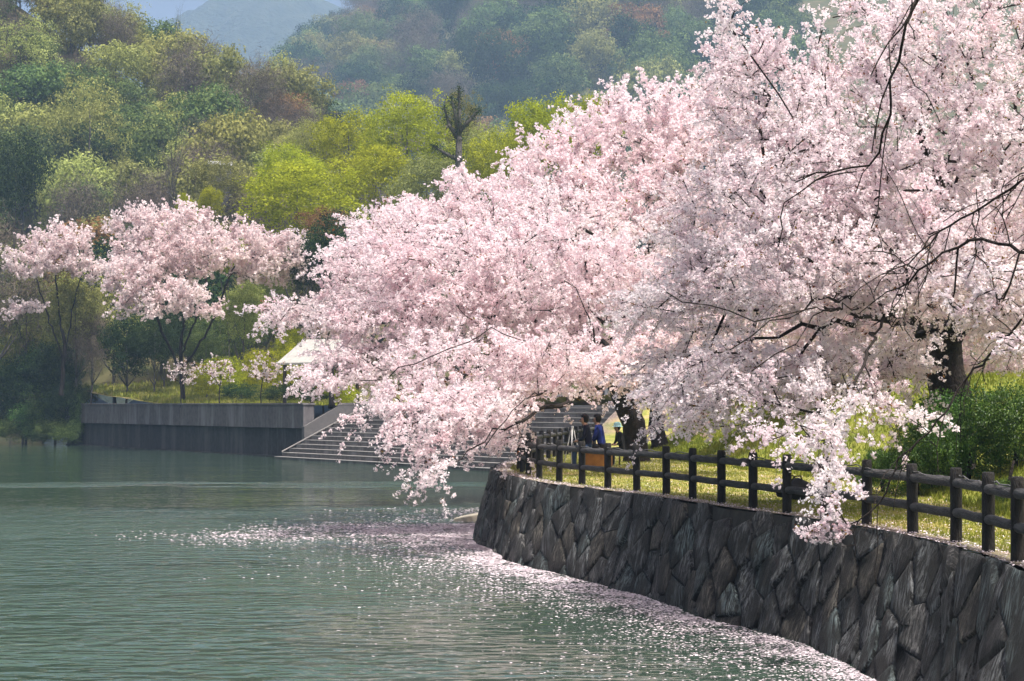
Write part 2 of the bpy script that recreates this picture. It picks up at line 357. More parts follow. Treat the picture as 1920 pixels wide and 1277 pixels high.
# ------------------------------------------------------------------ stone retaining wall
def stone_material(k, base1, base2, streak):
    m, t, o = newmat('wall_stone_%s' % k); p = t.nodes.new('ShaderNodeBsdfPrincipled')
    g = t.nodes.new('ShaderNodeTexCoord'); oi = t.nodes.new('ShaderNodeObjectInfo')
    ad = t.nodes.new('ShaderNodeVectorMath'); ad.operation = 'ADD'; cb = t.nodes.new('ShaderNodeCombineXYZ')
    t.links.new(math_(t, 'MULTIPLY', oi.outputs['Random'], 57.0), cb.inputs[0]); t.links.new(math_(t, 'MULTIPLY', oi.outputs['Random'], 91.0), cb.inputs[2])
    rt = t.nodes.new('ShaderNodeVectorRotate'); rt.rotation_type = 'X_AXIS'
    t.links.new(g.outputs['Object'], rt.inputs['Vector']); t.links.new(math_(t, 'MULTIPLY', math_(t, 'SUBTRACT', oi.outputs['Random'], 0.5), 0.5), rt.inputs['Angle'])
    t.links.new(rt.outputs[0], ad.inputs[0]); t.links.new(cb.outputs[0], ad.inputs[1])
    def mp(s): q = t.nodes.new('ShaderNodeMapping'); q.inputs['Scale'].default_value = s; t.links.new(ad.outputs[0], q.inputs[0]); return q.outputs[0]
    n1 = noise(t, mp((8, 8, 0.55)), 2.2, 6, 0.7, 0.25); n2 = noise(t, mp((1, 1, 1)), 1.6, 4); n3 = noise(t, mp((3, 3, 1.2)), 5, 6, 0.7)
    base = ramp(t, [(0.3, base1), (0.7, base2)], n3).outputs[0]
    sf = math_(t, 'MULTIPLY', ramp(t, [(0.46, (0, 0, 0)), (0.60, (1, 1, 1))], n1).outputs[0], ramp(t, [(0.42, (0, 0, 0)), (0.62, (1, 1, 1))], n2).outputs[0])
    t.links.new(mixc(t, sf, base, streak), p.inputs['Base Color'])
    p.inputs['Roughness'].default_value = 0.62; p.inputs['Specular IOR Level'].default_value = 0.35
    bm_ = t.nodes.new('ShaderNodeBump'); bm_.inputs['Strength'].default_value = 1.0; bm_.inputs['Distance'].default_value = 0.11
    t.links.new(math_(t, 'ADD', n1, math_(t, 'MULTIPLY', n3, 0.6)), bm_.inputs['Height']); t.links.new(bm_.outputs[0], p.inputs['Normal'])
    t.links.new(p.outputs[0], o.inputs[0]); return m
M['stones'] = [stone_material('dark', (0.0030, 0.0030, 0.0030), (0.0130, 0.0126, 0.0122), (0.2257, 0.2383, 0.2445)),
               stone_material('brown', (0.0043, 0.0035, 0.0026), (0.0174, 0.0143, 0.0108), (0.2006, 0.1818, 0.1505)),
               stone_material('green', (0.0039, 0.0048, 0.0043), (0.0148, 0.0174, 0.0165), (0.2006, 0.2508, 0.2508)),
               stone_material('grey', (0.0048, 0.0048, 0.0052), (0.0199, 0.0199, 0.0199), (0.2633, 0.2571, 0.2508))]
M['mortar'] = solid_mat('wall_joint', (0.012, 0.012, 0.011), (0.04, 0.038, 0.033), 4, 0.9, 0.5, src='Position')

wall = thing('stone_retaining_wall', 'dark streaked stone retaining wall curving along the lake under the log fence', 'stone wall', (4.0, 30, 0))
BAT = 0.50; WB, WTz = -0.8, PATH_Z + 0.02
arc = np.r_[0, np.cumsum(np.linalg.norm(np.diff(WALL_TOP, axis=0), axis=1))]
def wall_pt(s, v, out=0.0):
    """s metres along, v 0 (bottom) .. 1 (top), out metres proud"""
    x = np.interp(s, arc, WALL_TOP[:, 0]); y = np.interp(s, arc, WALL_TOP[:, 1])
    nx = np.interp(s, arc, WALL_N[:, 0]); ny = np.interp(s, arc, WALL_N[:, 1]); k = np.hypot(nx, ny); nx /= k; ny /= k
    z = WB + (WTz - WB) * v; off = BAT * (WTz - z) / (WTz - WATER_Z)
    wob = 0.10 * math.sin(s * 0.9) * (1 - v) + 0.05 * math.sin(s * 2.3 + 1) 
    off += wob + out * 0.85
    return np.array((x + nx * off, y + ny * off, z + out * 0.45))
SLANT = math.hypot(BAT * (WTz - WB) / (WTz - WATER_Z), WTz - WB)
def clip(poly, a, b):
    """keep the half plane nearer to a than b"""
    mx = (a + b) / 2; d = b - a; out = []
    for i in range(len(poly)):
        p, q = poly[i], poly[(i + 1) % len(poly)]; fp = (p - mx) @ d; fq = (q - mx) @ d
        if fp <= 0: out.append(p)
        if (fp < 0) != (fq < 0): out.append(p + (q - p) * (fp / (fp - fq)))
    return out
def stones():
    cw, ch = 0.98, 0.60; s0, s1 = arc[0] + 9, arc[np.argmin(abs(WALL_TOP[:, 1] - 61))]
    nx = int((s1 - s0) / cw); nz = 5; ch = SLANT / nz
    seeds = {}
    for i in range(-2, nx + 3):
        for j in range(-2, nz + 2):
            if rng.random() < 0.06 and 0 <= j < nz: continue
            seeds[i, j] = np.array((s0 + (i + 0.5 + 0.5 * (j % 2)) * cw + rng.uniform(-0.34, 0.34), (j + 0.5) * ch + rng.uniform(-0.17, 0.17)))
    out = []
    for (i, j), a in seeds.items():
        if not (0 <= i < nx and 0 <= j < nz): continue
        poly = [np.array(q) for q in ((a[0] - 2, 0.0), (a[0] + 2, 0.0), (a[0] + 2, SLANT), (a[0] - 2, SLANT))]
        for di in (-2, -1, 0, 1, 2):
            for dj in (-2, -1, 0, 1, 2):
                if (di or dj) and (i + di, j + dj) in seeds: poly = clip(poly, a, seeds[i + di, j + dj])
                if len(poly) < 3: break
        if len(poly) < 3: continue
        out.append((a, poly))
    return out
hidden = MB(); nst = 0
for a, poly in stones():
    c0 = sum(poly) / len(poly); ys = np.interp(a[0], arc, WALL_TOP[:, 1])
    if min(q[1] for q in poly) > SLANT or max(q[1] for q in poly) < SLANT * 0.18: continue
    pr = rng.uniform(0.02, 0.09); tl = rng.uniform(-0.07, 0.07, 2)
    rings = []
    for shrink, out in ((0.995, -0.08), (0.985, 0.0), (0.95, pr * 0.75), (0.74, pr)):
        ring = []
        for q in poly:
            e = c0 + (q - c0) * shrink; jit = rng.normal(0, 0.016) if out > 0 else 0
            ring.append(wall_pt(e[0], np.clip(e[1] / SLANT, 0, 1), out + jit + (tl @ (q - c0) if out > 0 else 0)))
        rings.append(ring)
    n = len(poly); ctr = wall_pt(c0[0], np.clip(c0[1] / SLANT, 0, 1), pr * 1.08)
    vs = [p for r in rings for p in r] + [ctr]; fs = []
    for r in range(3):
        for k in range(n): fs.append((r * n + k, r * n + (k + 1) % n, (r + 1) * n + (k + 1) % n, (r + 1) * n + k))
    for k in range(n): fs.append((3 * n + k, 3 * n + (k + 1) % n, 4 * n))
    nst += 1
    if nst <= 15 or nst > 312:      # outside the frame or past the limit
        hidden.add([p - np.array(wall.location) for p in vs], fs); continue
    mb = MB().add([p - ctr for p in vs], fs)
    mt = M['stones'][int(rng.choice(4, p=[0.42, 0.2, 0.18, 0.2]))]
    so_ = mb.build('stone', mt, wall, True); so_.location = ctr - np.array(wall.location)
if hidden.V: tag(hidden.build('stone_course', M['stones'][0], wall, True), kind='stuff')
mb = MB(); ss = np.arange(arc[0], arc[-1], 0.4); wl = np.array(wall.location)
vs = []
for s in ss:
    far_out = 0.05 if s > arc[np.argmin(abs(WALL_TOP[:, 1] - 61))] else -0.03
    vs += [wall_pt(s, v, far_out) - wl for v in (0, 0.5, 0.99)] + [wall_pt(s, 0.985, -0.32) - wl]
k = 4; mb.add(vs, [(i * k + j, (i + 1) * k + j, (i + 1) * k + j + 1, i * k + j + 1) for i in range(len(ss) - 1) for j in range(3)])
mb.build('joint_fill', M['mortar'], wall)
# pale ledge at the foot of the far bend
M['ledge'] = solid_mat('pale_ledge', (0.30, 0.27, 0.22), (0.46, 0.42, 0.34), 3, 0.9, 0.4)
mb = MB(); c = at(905, 925, 68)
prof = [(-1.05, -0.35), (-0.55, -0.7), (0.9, -0.6), (1.2, 0.9), (0.1, 1.1), (-0.6, 0.5)]
mb.add([(x, y, -0.4) for x, y in prof] + [(x * 0.9, y * 0.9, 0.10 + 0.16 * (x + 1)) for x, y in prof], [tuple(range(6, 12))] + [(i, (i + 1) % 6, 6 + (i + 1) % 6, 6 + i) for i in range(6)])
tag(mb.build('rock_ledge', M['ledge'], None, False, (-0.95, 66, WATER_Z), 0.04), 'pale sloping rock ledge at the waterline beside the stone wall bend', 'rock')

# ------------------------------------------------------------------ log fence
M['log'] = solid_mat('fence_log', (0.006, 0.006, 0.006), (0.030, 0.027, 0.026), 3, 0.8, 1.0, (5, 5, 1.2), bdist=0.04)
M['rail'] = solid_mat('fence_rail', (0.020, 0.020, 0.021), (0.085, 0.084, 0.085), 2, 0.7, 1.0, (8, 1.5, 8), bdist=0.04)
posts = [(5.2, 14.4), (5.55, 16.8), (5.85, 19.2), (5.98, 21.6), (5.97, 24.0), (6.0, 25.6), (5.99, 27.4), (5.78, 29.3), (5.50, 31.5), (5.14, 33.3), (4.71, 34.8), (4.32, 36.4), (3.93, 38.1), (3.56, 40.0), (3.18, 41.8),
         (2.68, 43.6), (2.14, 45.3), (1.63, 47.2), (1.14, 49.0), (0.69, 51.2), (0.44, 53.6), (0.29, 55.9), (0.21, 58.3), (0.28, 60.6), (0.48, 62.9), (0.72, 65.2), (0.98, 67.5), (1.25, 69.8),
         (1.52, 72.0), (1.78, 74.3), (2.05, 76.6), (2.3, 79), (2.55, 81.3), (2.8, 83.6), (3.05, 86), (3.3, 88.4), (3.7, 91)]
fence = thing('log_fence', 'dark brown two rail log fence along the lakeside lawn edge', 'fence', (*posts[4], PATH_Z))
fl = np.array(fence.location)
def post_mesh():
    mb = MB(); zs = [-0.3, 0.0, 0.3, 0.6, 0.9, 0.98, 1.0]; rs = [0.083, 0.083, 0.080, 0.082, 0.080, 0.078, 0.066]
    mb.tube([(0, 0, z) for z in zs], rs, 12); return mb.mesh('post', True)
pm = post_mesh(); pm.materials.append(M['log'])
for x, y in posts:
    o_ = ob('post', pm, None, fence, (x - fl[0], y - fl[1], 0)); o_.rotation_euler = (rng.normal(0, .008), rng.normal(0, .008), rng.uniform(0, 6.28))
for (x0, y0), (x1, y1) in zip(posts[:-1], posts[1:]):
    a = np.array((x0, y0, 0.0)); b_ = np.array((x1, y1, 0.0)); u = (b_ - a) / np.linalg.norm(b_ - a); L = np.linalg.norm(b_ - a)
    for z, r in ((0.80, 0.068), (0.40, 0.066)):
        mb = MB(); n = 5
        pts = [(0, -L / 2 + 0.06 + (L - 0.12) * k / n, 0.004 * math.sin(k * 2.1)) for k in range(n + 1)]
        mb.tube(pts, [r * rng.uniform(0.97, 1.03) for _ in pts], 10)
        ro = mb.build('rail', M['rail'], fence, True); ro.location = (*((a + b_) / 2 - fl)[:2], z + rng.normal(0, 0.006)); ro.rotation_euler = (0, 0, math.atan2(-u[0], u[1]))
M['cable'] = solid_mat('cable', (0.05, 0.05, 0.05), (0.12, 0.12, 0.12), 5, 0.5, 0)
mb = MB(); pts = []
cur = catmull(posts[3:26], 10)
for k, (x, y) in enumerate(cur): pts.append((x - 0.05 * math.sin(k * 0.55), y, PATH_Z + 0.875 + 0.022 * math.sin(k * 0.5) + 0.012 * math.sin(k * 1.7)))
mb.tube(pts, 0.011, 5); tag(mb.build('cable', M['cable'], None, True), 'thin dark cable wound loosely along the top rail of the log fence', 'cable')

# ------------------------------------------------------------------ quay, stairs, plaza
def conc(name, c1, c2, streak):
    m, t, o = newmat(name); p = t.nodes.new('ShaderNodeBsdfPrincipled'); p.inputs['Roughness'].default_value = 0.85
    n1 = noise(t, pos(t, (0.55, 0.55, 0.10)), 1.0, 6, 0.7); n2 = noise(t, pos(t, (1, 1, 1)), 3.0, 5)
    a = ramp(t, [(0.3, c1), (0.7, c2)], n2).outputs[0]; f = ramp(t, [(0.48, (0, 0, 0)), (0.62, (1, 1, 1))], n1).outputs[0]
    t.links.new(mixc(t, f, a, streak), p.inputs['Base Color'])
    b = t.nodes.new('ShaderNodeBump'); b.inputs['Distance'].default_value = 0.03; b.inputs['Strength'].default_value = 0.5; t.links.new(n2, b.inputs['Height']); t.links.new(b.outputs[0], p.inputs['Normal'])
    t.links.new(p.outputs[0], o.inputs[0]); return m
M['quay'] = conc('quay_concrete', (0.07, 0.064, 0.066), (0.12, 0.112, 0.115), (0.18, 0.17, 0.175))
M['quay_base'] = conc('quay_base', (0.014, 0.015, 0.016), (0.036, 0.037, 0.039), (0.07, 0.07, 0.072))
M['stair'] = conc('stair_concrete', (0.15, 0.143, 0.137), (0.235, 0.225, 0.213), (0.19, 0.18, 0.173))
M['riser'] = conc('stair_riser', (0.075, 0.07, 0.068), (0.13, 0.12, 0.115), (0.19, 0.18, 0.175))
M['sidewall'] = conc('side_concrete', (0.085, 0.082, 0.083), (0.135, 0.13, 0.13), (0.11, 0.105, 0.106))
qd = (QB - QA) / np.linalg.norm(QB - QA); qn = np.array((-qd[1], qd[0])); qn = -qn if qn[0] > 0 else qn     # towards the lake
quay = thing('quay_wall', 'long grey concrete quay wall with a dark recessed base across the lake', 'quay wall', (*QA, 0))
QL = np.linalg.norm(QB - QA); rzq = math.atan2(qd[1], qd[0])
def qbox(name, u0, u1, n0, n1, z0, z1, mat, bevel=0.0):
    c = qd * (u0 + u1) / 2 + qn * (n0 + n1) / 2
    mb = MB().box((0, 0, 0), (u1 - u0, abs(n1 - n0), z1 - z0)); o_ = mb.build(name, mat, quay, False, (*c, (z0 + z1) / 2), bevel); o_.rotation_euler = (0, 0, rzq); return o_
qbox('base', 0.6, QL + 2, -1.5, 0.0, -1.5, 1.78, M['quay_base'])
npan = 9; pl = (QL + 2 - 0.2) / npan
for k in range(npan): qbox('panel', 0.2 + k * pl + 0.015, 0.2 + (k + 1) * pl - 0.015, -0.55, 0.28, 1.80, 3.46, M['quay'], 0.02)
qbox('coping', 0.15, QL + 2.05, -0.62, 0.34, 3.463, 3.60, M['quay'], 0.02)
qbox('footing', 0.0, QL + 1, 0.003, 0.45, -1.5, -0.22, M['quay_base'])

stairs = thing('stone_stairs', 'broad flight of shallow concrete steps descending into the lake', 'stairs', (*STA, 0))
SL = np.linalg.norm(STB - STA); rzs = math.atan2(SU[1], SU[0])
for k in range(-2, NSTEP):
    v0 = k * TREAD; c = SU * SL / 2 + SV * (v0 + 0.5 * (NSTEP * TREAD + 1.2 - v0))
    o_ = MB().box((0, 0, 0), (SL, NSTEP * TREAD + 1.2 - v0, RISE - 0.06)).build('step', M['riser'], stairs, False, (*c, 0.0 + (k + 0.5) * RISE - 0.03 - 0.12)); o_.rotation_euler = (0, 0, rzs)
    c = SU * SL / 2 + SV * (v0 - 0.03 + 0.5 * (TREAD + 0.02))
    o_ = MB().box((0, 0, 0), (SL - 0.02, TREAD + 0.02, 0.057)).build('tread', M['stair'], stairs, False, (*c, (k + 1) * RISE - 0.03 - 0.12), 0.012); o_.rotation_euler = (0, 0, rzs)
mb = MB(); p0 = -SU * 0.02; tk = 0.45
prof = [(1.7, -1.2), (7.4, -1.2), (7.4, 3.66), (4.7, 3.60), (1.7, 1.95)]
vs = [(*(SV * a - SU * 0.01), z) for a, z in prof] + [(*(SV * a - SU * tk), z) for a, z in prof]; n = len(prof)
mb.add(vs, [tuple(range(n)), tuple(range(2 * n - 1, n - 1, -1))] + [(i, n + i, n + (i + 1) % n, (i + 1) % n) for i in range(n)]).build('side_wall', M['sidewall'], stairs, False, None, 0.02)
mb = MB(); mb.tube([(*(SV * -0.05 + SU * 0.1), 0.2), (*(SV * 6.6 + SU * 0.1), 3.45)], 0.06, 6).build('edge_kerb', M['stair'], stairs)

pz = 3.45
mb = MB(); a0 = STA + SV * 6.58; b0 = STB + SV * 6.58
cc = [a0 - SU * 1, b0 + SU * 2, b0 + SU * 2 + SV * 13, a0 - SU * 1 + SV * 13]
mb.add([(*p_, pz - 0.4) for p_ in cc] + [(*p_, pz) for p_ in cc], [(4, 5, 6, 7), (0, 1, 5, 4), (1, 2, 6, 5), (2, 3, 7, 6), (3, 0, 4, 7)]).build('plaza_pavement', M['stair'])
tag(bpy.data.objects['plaza_pavement'], kind='structure')

# colonnade building behind the stairs
M['white_paint'] = solid_mat('white_paint', (0.62, 0.62, 0.62), (0.74, 0.74, 0.73), 2, 0.6, 0.1)
M['dark_wall'] = solid_mat('dark_wall', (0.07, 0.07, 0.075), (0.12, 0.12, 0.125), 2, 0.8, 0.2)
M['slab'] = solid_mat('roof_slab', (0.30, 0.30, 0.31), (0.42, 0.42, 0.43), 2, 0.8, 0.2)
M['glass'] = solid_mat('window_glass', (0.015, 0.018, 0.02), (0.03, 0.035, 0.04), 2, 0.08, 0)
bc = STA + SU * 27 + SV * 15
bld = thing('park_building', 'low park building with white columns and flat roof above the lake stairs', 'building', (*bc, pz), None, rzs)
Lb = 30
MB().box((0, 4.0, 1.6), (Lb, 4, 3.2)).build('wall', M['dark_wall'], bld)
MB().box((0, 2.6, 3.37), (Lb + 1.5, 8, 0.32)).build('roof', M['slab'], bld, False, None, 0.03)
MB().box((0, -1.2, 0.15), (Lb + 1, 0.3, 0.9)).build('low_wall', M['sidewall'], bld, False, None, 0.02)
for k in range(10): MB().box((-Lb / 2 + 1.5 + k * 3.0, -0.4, 1.6), (0.34, 0.34, 3.2)).build('column', M['white_paint'], bld, False, None, 0.02)
for k in range(9):
    wn = MB().box((-Lb / 2 + 3 + k * 3.0, 1.97, 1.7), (1.9, 0.05, 1.5)).build('window', M['white_paint'], bld)
    MB().box((-Lb / 2 + 3 + k * 3.0, 1.93, 1.7), (1.7, 0.04, 1.3)).build('pane', M['glass'], wn)
# handrails at the head of the stairs
for k, (uu, lab) in enumerate(((7.5, 'white tubular handrail arch at the head of the lake stairs near the quay'), (10.5, 'white tubular handrail arch at the head of the lake stairs by the columns'))):
    q = STA + SU * uu + SV * 7.2
    h = thing('handrail', lab, 'handrail', (*q, pz), 'handrails at the head of the stairs', rzs)
    MB().tube([(-0.5, 0, -0.02), (-0.5, 0, 0.80), (-0.42, 0, 0.9), (0.42, 0, 0.9), (0.5, 0, 0.80), (0.5, 0, -0.02)], 0.035, 8).build('pipe', M['white_paint'], h, True)
    MB().tube([(-0.5, 0, 0.45), (0.5, 0, 0.45)], 0.025, 8).build('crossbar', M['white_paint'], h, True)

# pavilion with pale gable roof
M['pale_roof'] = solid_mat('pale_roof', (0.30, 0.29, 0.27), (0.42, 0.41, 0.38), 3, 0.7, 0.3)
M['timber'] = solid_mat('timber', (0.05, 0.035, 0.025), (0.11, 0.08, 0.055), 4, 0.8, 0.3)
pc = at(628, 700, 158); gz = Hs(pc[0], pc[1])
pav = thing('pavilion', 'open timber pavilion with a pale gable roof among the yellow green shrubs', 'pavilion', (pc[0], pc[1], gz), None, math.radians(-38))
ez, rz_, hw, hl = 3.3, 5.2, 3.0, 3.4
for s in (-1, 1):
    MB().add([(-hl, s * hw, ez), (hl, s * hw, ez), (hl, 0, rz_), (-hl, 0, rz_), (-hl, s * hw, ez - .14), (hl, s * hw, ez - .14), (hl, 0, rz_ - .14), (-hl, 0, rz_ - .14)],
        [(0, 1, 2, 3), (7, 6, 5, 4), (0, 4, 5, 1), (1, 5, 6, 2), (2, 6, 7, 3), (3, 7, 4, 0)]).build('roof', M['pale_roof'], pav)
    MB().add([(s * (hl - .3), -hw + .3, ez), (s * (hl - .3), hw - .3, ez), (s * (hl - .3), 0, rz_ - .2), (s * (hl - .4), -hw + .3, ez), (s * (hl - .4), hw - .3, ez), (s * (hl - .4), 0, rz_ - .2)], [(0, 1, 2), (5, 4, 3), (0, 3, 4, 1), (1, 4, 5, 2), (2, 5, 3, 0)]).build('gable', M['timber'], pav)
    for q in (-1, 0, 1): MB().box((q * (hl - .5), s * (hw - .4), ez / 2 - 0.1), (0.2, 0.2, ez + .1)).build('post', M['timber'], pav)
    MB().box((0, s * (hw - .4), ez - .05), (2 * hl - .4, .16, .2)).build('beam', M['timber'], pav)

# ------------------------------------------------------------------ foliage builders
def quads(Cn, Nrm, size, aspect=1.0, rnd=1.0, seed=None, shape='rhomb'):
    """one small leaf or petal at each centre, roughly square to Nrm"""
    n = len(Cn); r = rng.normal(size=(n, 3)); N = Nrm + rnd * r; N /= np.linalg.norm(N, axis=1)[:, None] + 1e-9
    T = np.cross(N, rng.normal(size=(n, 3))); T /= np.linalg.norm(T, axis=1)[:, None] + 1e-9; B = np.cross(N, T)
    sz = np.broadcast_to(np.asarray(size, float), (n,))[:, None] * rng.uniform(0.7, 1.3, (n, 1))
    a = T * sz * 0.5; b = B * sz * 0.5 * aspect; curl = N * sz * 0.12
    V = np.stack([Cn - a + curl, Cn - b, Cn + a + curl, Cn + b], 1).reshape(-1, 3)
    return V, np.arange(4 * n).reshape(n, 4)

def crown_mesh(name, lobes, n_clump, per, clump_r, leaf, aspect=0.8, shell=0.55, flat=0.75, rnd=0.9, seed=0):
    """lobes: (centre, radii). Leaves gathered in clumps on and inside the lobes."""
    lobes = [(np.array(c, float), np.array(r, float)) for c, r in lobes]; wts = np.array([np.prod(r) ** (2 / 3) for _, r in lobes]); wts /= wts.sum()
    Cs, Ns = [], []
    for (c, r), k in zip(lobes, rng.multinomial(n_clump, wts)):
        d = rng.normal(size=(k, 3)); d /= np.linalg.norm(d, axis=1)[:, None]
        rad = shell + (1 - shell) * rng.random(k) ** 0.5; rad = rad * (1 + 0.10 * rng.normal(size=k))
        Cs.append(c + d * r * rad[:, None]); Ns.append(d)
    Cc = np.concatenate(Cs); Nn = np.concatenate(Ns); cnt = rng.integers(int(per * 0.5), int(per * 1.5) + 1, len(Cc)); idx = np.repeat(np.arange(len(Cc)), cnt)
    cr = clump_r * rng.uniform(0.6, 1.35, len(Cc))
    off = rng.normal(size=(len(idx), 3)); off *= (rng.random(len(idx)) ** 0.4 / (np.linalg.norm(off, axis=1) + 1e-9))[:, None]; off *= cr[idx][:, None]; off[:, 2] *= flat
    P = Cc[idx] + off; N = Nn[idx] * 0.6 + off / cr[idx][:, None] * 0.9 + np.array((0, 0, 0.35))
    V, Q = quads(P, N, leaf, aspect, rnd)
    ti = np.clip(0.5 + 0.30 * rng.normal(size=len(Cc))[idx] + 0.07 * rng.normal(size=len(idx)), 0, 1)
    return npmesh(name, V, Q, ti)

def trunk_mesh(name, h, r, lean=(0, 0), limbs=5, spread=0.5, ch=0.55):
    mb = MB(); k = 7; ax = []
    for i in range(k): f = i / (k - 1); ax.append((lean[0] * f + 0.04 * h * math.sin(f * 5), lean[1] * f, -0.4 + (h * 0.85 + 0.4) * f))
    mb.tube(ax, [r * (1.25 if i == 0 else 1) * (1 - 0.75 * i / (k - 1)) for i in range(k)], 7)
    for j in range(limbs):
        f = random.uniform(0.35, 0.8); b = Vector(ax[int(f * (k - 1))]); an = random.uniform(0, 6.28); L = h * spread * random.uniform(0.6, 1)
        e = b + Vector((math.cos(an) * L * 0.7, math.sin(an) * L * 0.7, L * ch)); mdl = (b + e) / 2 + Vector((0, 0, -0.05 * L))
        mb.tube([b, mdl, e], [r * 0.45, r * 0.3, r * 0.08], 5)
    return mb.mesh(name, True)

def round_lobes(seed, w=1.0, h=1.0, n=7, hole=0.62):
    """a broadleaf crown about 2 wide, resting on z = 0, as overlapping lobes"""
    rs = np.random.default_rng(seed); L = [((0, 0, 0.75 * h), (0.72 * w, 0.72 * w, 0.62 * h))]
    for k in range(n):
        an = 2 * math.pi * k / n + rs.uniform(-.4, .4); rr = rs.uniform(0.45, 0.72) * w; z = rs.uniform(0.35, 1.15) * h; s = rs.uniform(0.30, 0.48)
        L.append(((math.cos(an) * rr, math.sin(an) * rr, z), (s * w, s * w, s * 0.85 * h)))
    L.append(((rs.uniform(-.2, .2), rs.uniform(-.2, .2), 1.15 * h), (0.45 * w, 0.45 * w, 0.35 * h)))
    return L
PROTO = {}
for k in range(5): PROTO['broad', k] = crown_mesh('crown', round_lobes(40 + k, 1.0, rng.uniform(0.85, 1.1), int(rng.integers(6, 9))), 460, 17, 0.16, 0.055, 0.8, rnd=0.45)
for k in range(3): PROTO['airy', k] = crown_mesh('crown', round_lobes(60 + k, 1.0, 1.1, 7), 340, 15, 0.15, 0.048, 0.6, 0.35, 0.8, rnd=0.5)
for k in range(2): PROTO['bare', k] = crown_mesh('crown', round_lobes(80 + k, 0.95, 1.15, 8), 480, 16, 0.20, 0.15, 0.045, 0.2, 1.0, 0.7)
for k in range(3): PROTO['fine', k] = crown_mesh('crown', round_lobes(90 + k, 1.0, rng.uniform(0.9, 1.1), int(rng.integers(7, 10))), 700, 18, 0.14, 0.040, 0.75)
for k in range(2): PROTO['dense', k] = crown_mesh('crown', round_lobes(110 + k, 0.95, 1.05, 8), 650, 16, 0.14, 0.045, 0.6, 0.6)
TRUNK = [trunk_mesh('trunk', 1.55, 0.05, (random.uniform(-.15, .15), 0), 7, 0.62) for _ in range(3)]
BARETRUNK = []
def bare_tree_mesh(seed, r=0.05):
    rs = random.Random(seed); mb = MB()
    def grow(p, d, L, rad, lev):
        n = 4; pts = [p]; dd = d.copy()
        for i in range(n):
            dd = (dd + Vector((rs.uniform(-.25, .25), rs.uniform(-.25, .25), rs.uniform(-.05, .2)))).normalized(); pts.append(pts[-1] + dd * L / n)
        mb.tube(pts, [rad * (1 - 0.5 * i / n) for i in range(n + 1)], 6 if lev < 2 else 3, False)
        if lev >= 4: return
        for j in range(3 if lev < 3 else 4):
            i = rs.choice([2, 3, 4]) if lev else rs.choice([3, 4, 4]); an = rs.uniform(0, 6.28); u = dd.orthogonal().normalized(); u.rotate(Matrix.Rotation(an, 3, dd))
            grow(pts[i], (dd * 0.8 + u * rs.uniform(0.5, 0.9) + Vector((0, 0, 0.15))).normalized(), L * rs.uniform(0.55, 0.8), rad * 0.5 * rs.uniform(0.7, 1), lev + 1)
    grow(Vector((0, 0, -0.05)), Vector((0, 0, 1)), 0.75, r, 0)
    return mb.mesh('trunk', True)

def tree(name, label, kind, k, mat, base, radius, crown_bottom, crown_h, group=None, trunk=True, rz=None, tmat='bark_grey'):
    """crown of the given radius and height whose underside is crown_bottom above the base"""
    t_ = thing(name, label, 'tree' if 'shrub' not in name else 'shrub', base, group, rng.uniform(0, 6.28) if rz is None else rz)
    c_ = ob('crown', PROTO[kind, k], None, t_, (0, 0, crown_bottom)); c_.scale = (radius, radius, crown_h / 1.5)
    if len(PROTO[kind, k].materials) == 0: PROTO[kind, k].materials.append(M['leaf_green'])
    c_.material_slots[0].link = 'OBJECT'; c_.material_slots[0].material = M[mat]
    if trunk:
        tm = TRUNK[k % 3]
        if not tm.materials: tm.materials.append(M['bark_grey'])
        tr_ = ob('trunk', tm, None, t_); hh = (crown_bottom + crown_h * 0.75) / 1.32; tr_.scale = (radius * 0.8, radius * 0.8, hh)
    return t_

# ---- wooded hillsides
def poisson(x0, x1, y0, y1, r, n):
    out = []; g = {}
    for _ in range(n):
        p = (random.uniform(x0, x1), random.uniform(y0, y1)); c = (int(p[0] // r), int(p[1] // r)); ok = True
        for i in (-1, 0, 1):
            for j in (-1, 0, 1):
                for q in g.get((c[0] + i, c[1] + j), ()):
                    if (p[0] - q[0]) ** 2 + (p[1] - q[1]) ** 2 < r * r: ok = False
        if ok: out.append(p); g.setdefault(c, []).append(p)
    return out
KINDS = {
 'leaf_pale': 'pale green broadleaf tree in new leaf on the %s', 'leaf_olive': 'olive green broadleaf tree on the %s', 'leaf_green': 'mid green leafy tree on the %s',
 'leaf_dark': 'dark evergreen tree on the %s', 'leaf_rust': 'rust coloured tree in reddish new leaf on the %s', 'twig_haze': 'grey brown leafless tree on the %s', 'leaf_yellow': 'bright yellow green tree in new leaf on the %s'}
def px_of(x, y): return 960 + x / y * 3800
def hillside(pts, hill, sizes, probs, step, parts, hmin=0):
    for x, y in pts:
        px = px_of(x, y); 
        u = rng.random(); 
        # patches of one kind together
        pn = 0.5 + 0.5 * math.sin(x * 0.051 + 1.7) * math.cos(y * 0.043 + x * 0.02)
        ks = list(probs); pr = np.array([probs[q] for q in ks], float); pr *= np.exp(1.2 * np.cos(np.arange(len(ks)) * 1.9 + pn * 6.28)); pr /= pr.sum()
        mat = ks[int(rng.choice(len(ks), p=pr))]
        r = rng.uniform(*sizes); kind = 'bare' if mat == 'twig_haze' else ('airy' if mat == 'leaf_pale' and u < 0.5 else 'broad'); k = int(rng.integers({'bare': 2, 'airy': 3, 'broad': 5}[kind]))
        z = Hs(x, y)
        name = {'leaf_dark': 'evergreen_tree', 'twig_haze': 'leafless_tree'}.get(mat, 'broadleaf_tree')
        tree(name, KINDS[mat] % hill, kind, k, mat, (x, y, z - 0.3), r, r * rng.uniform(0.25, 0.6), r * rng.uniform(1.5, 2.0), KINDS[mat].replace(' tree', ' trees') % hill, parts)
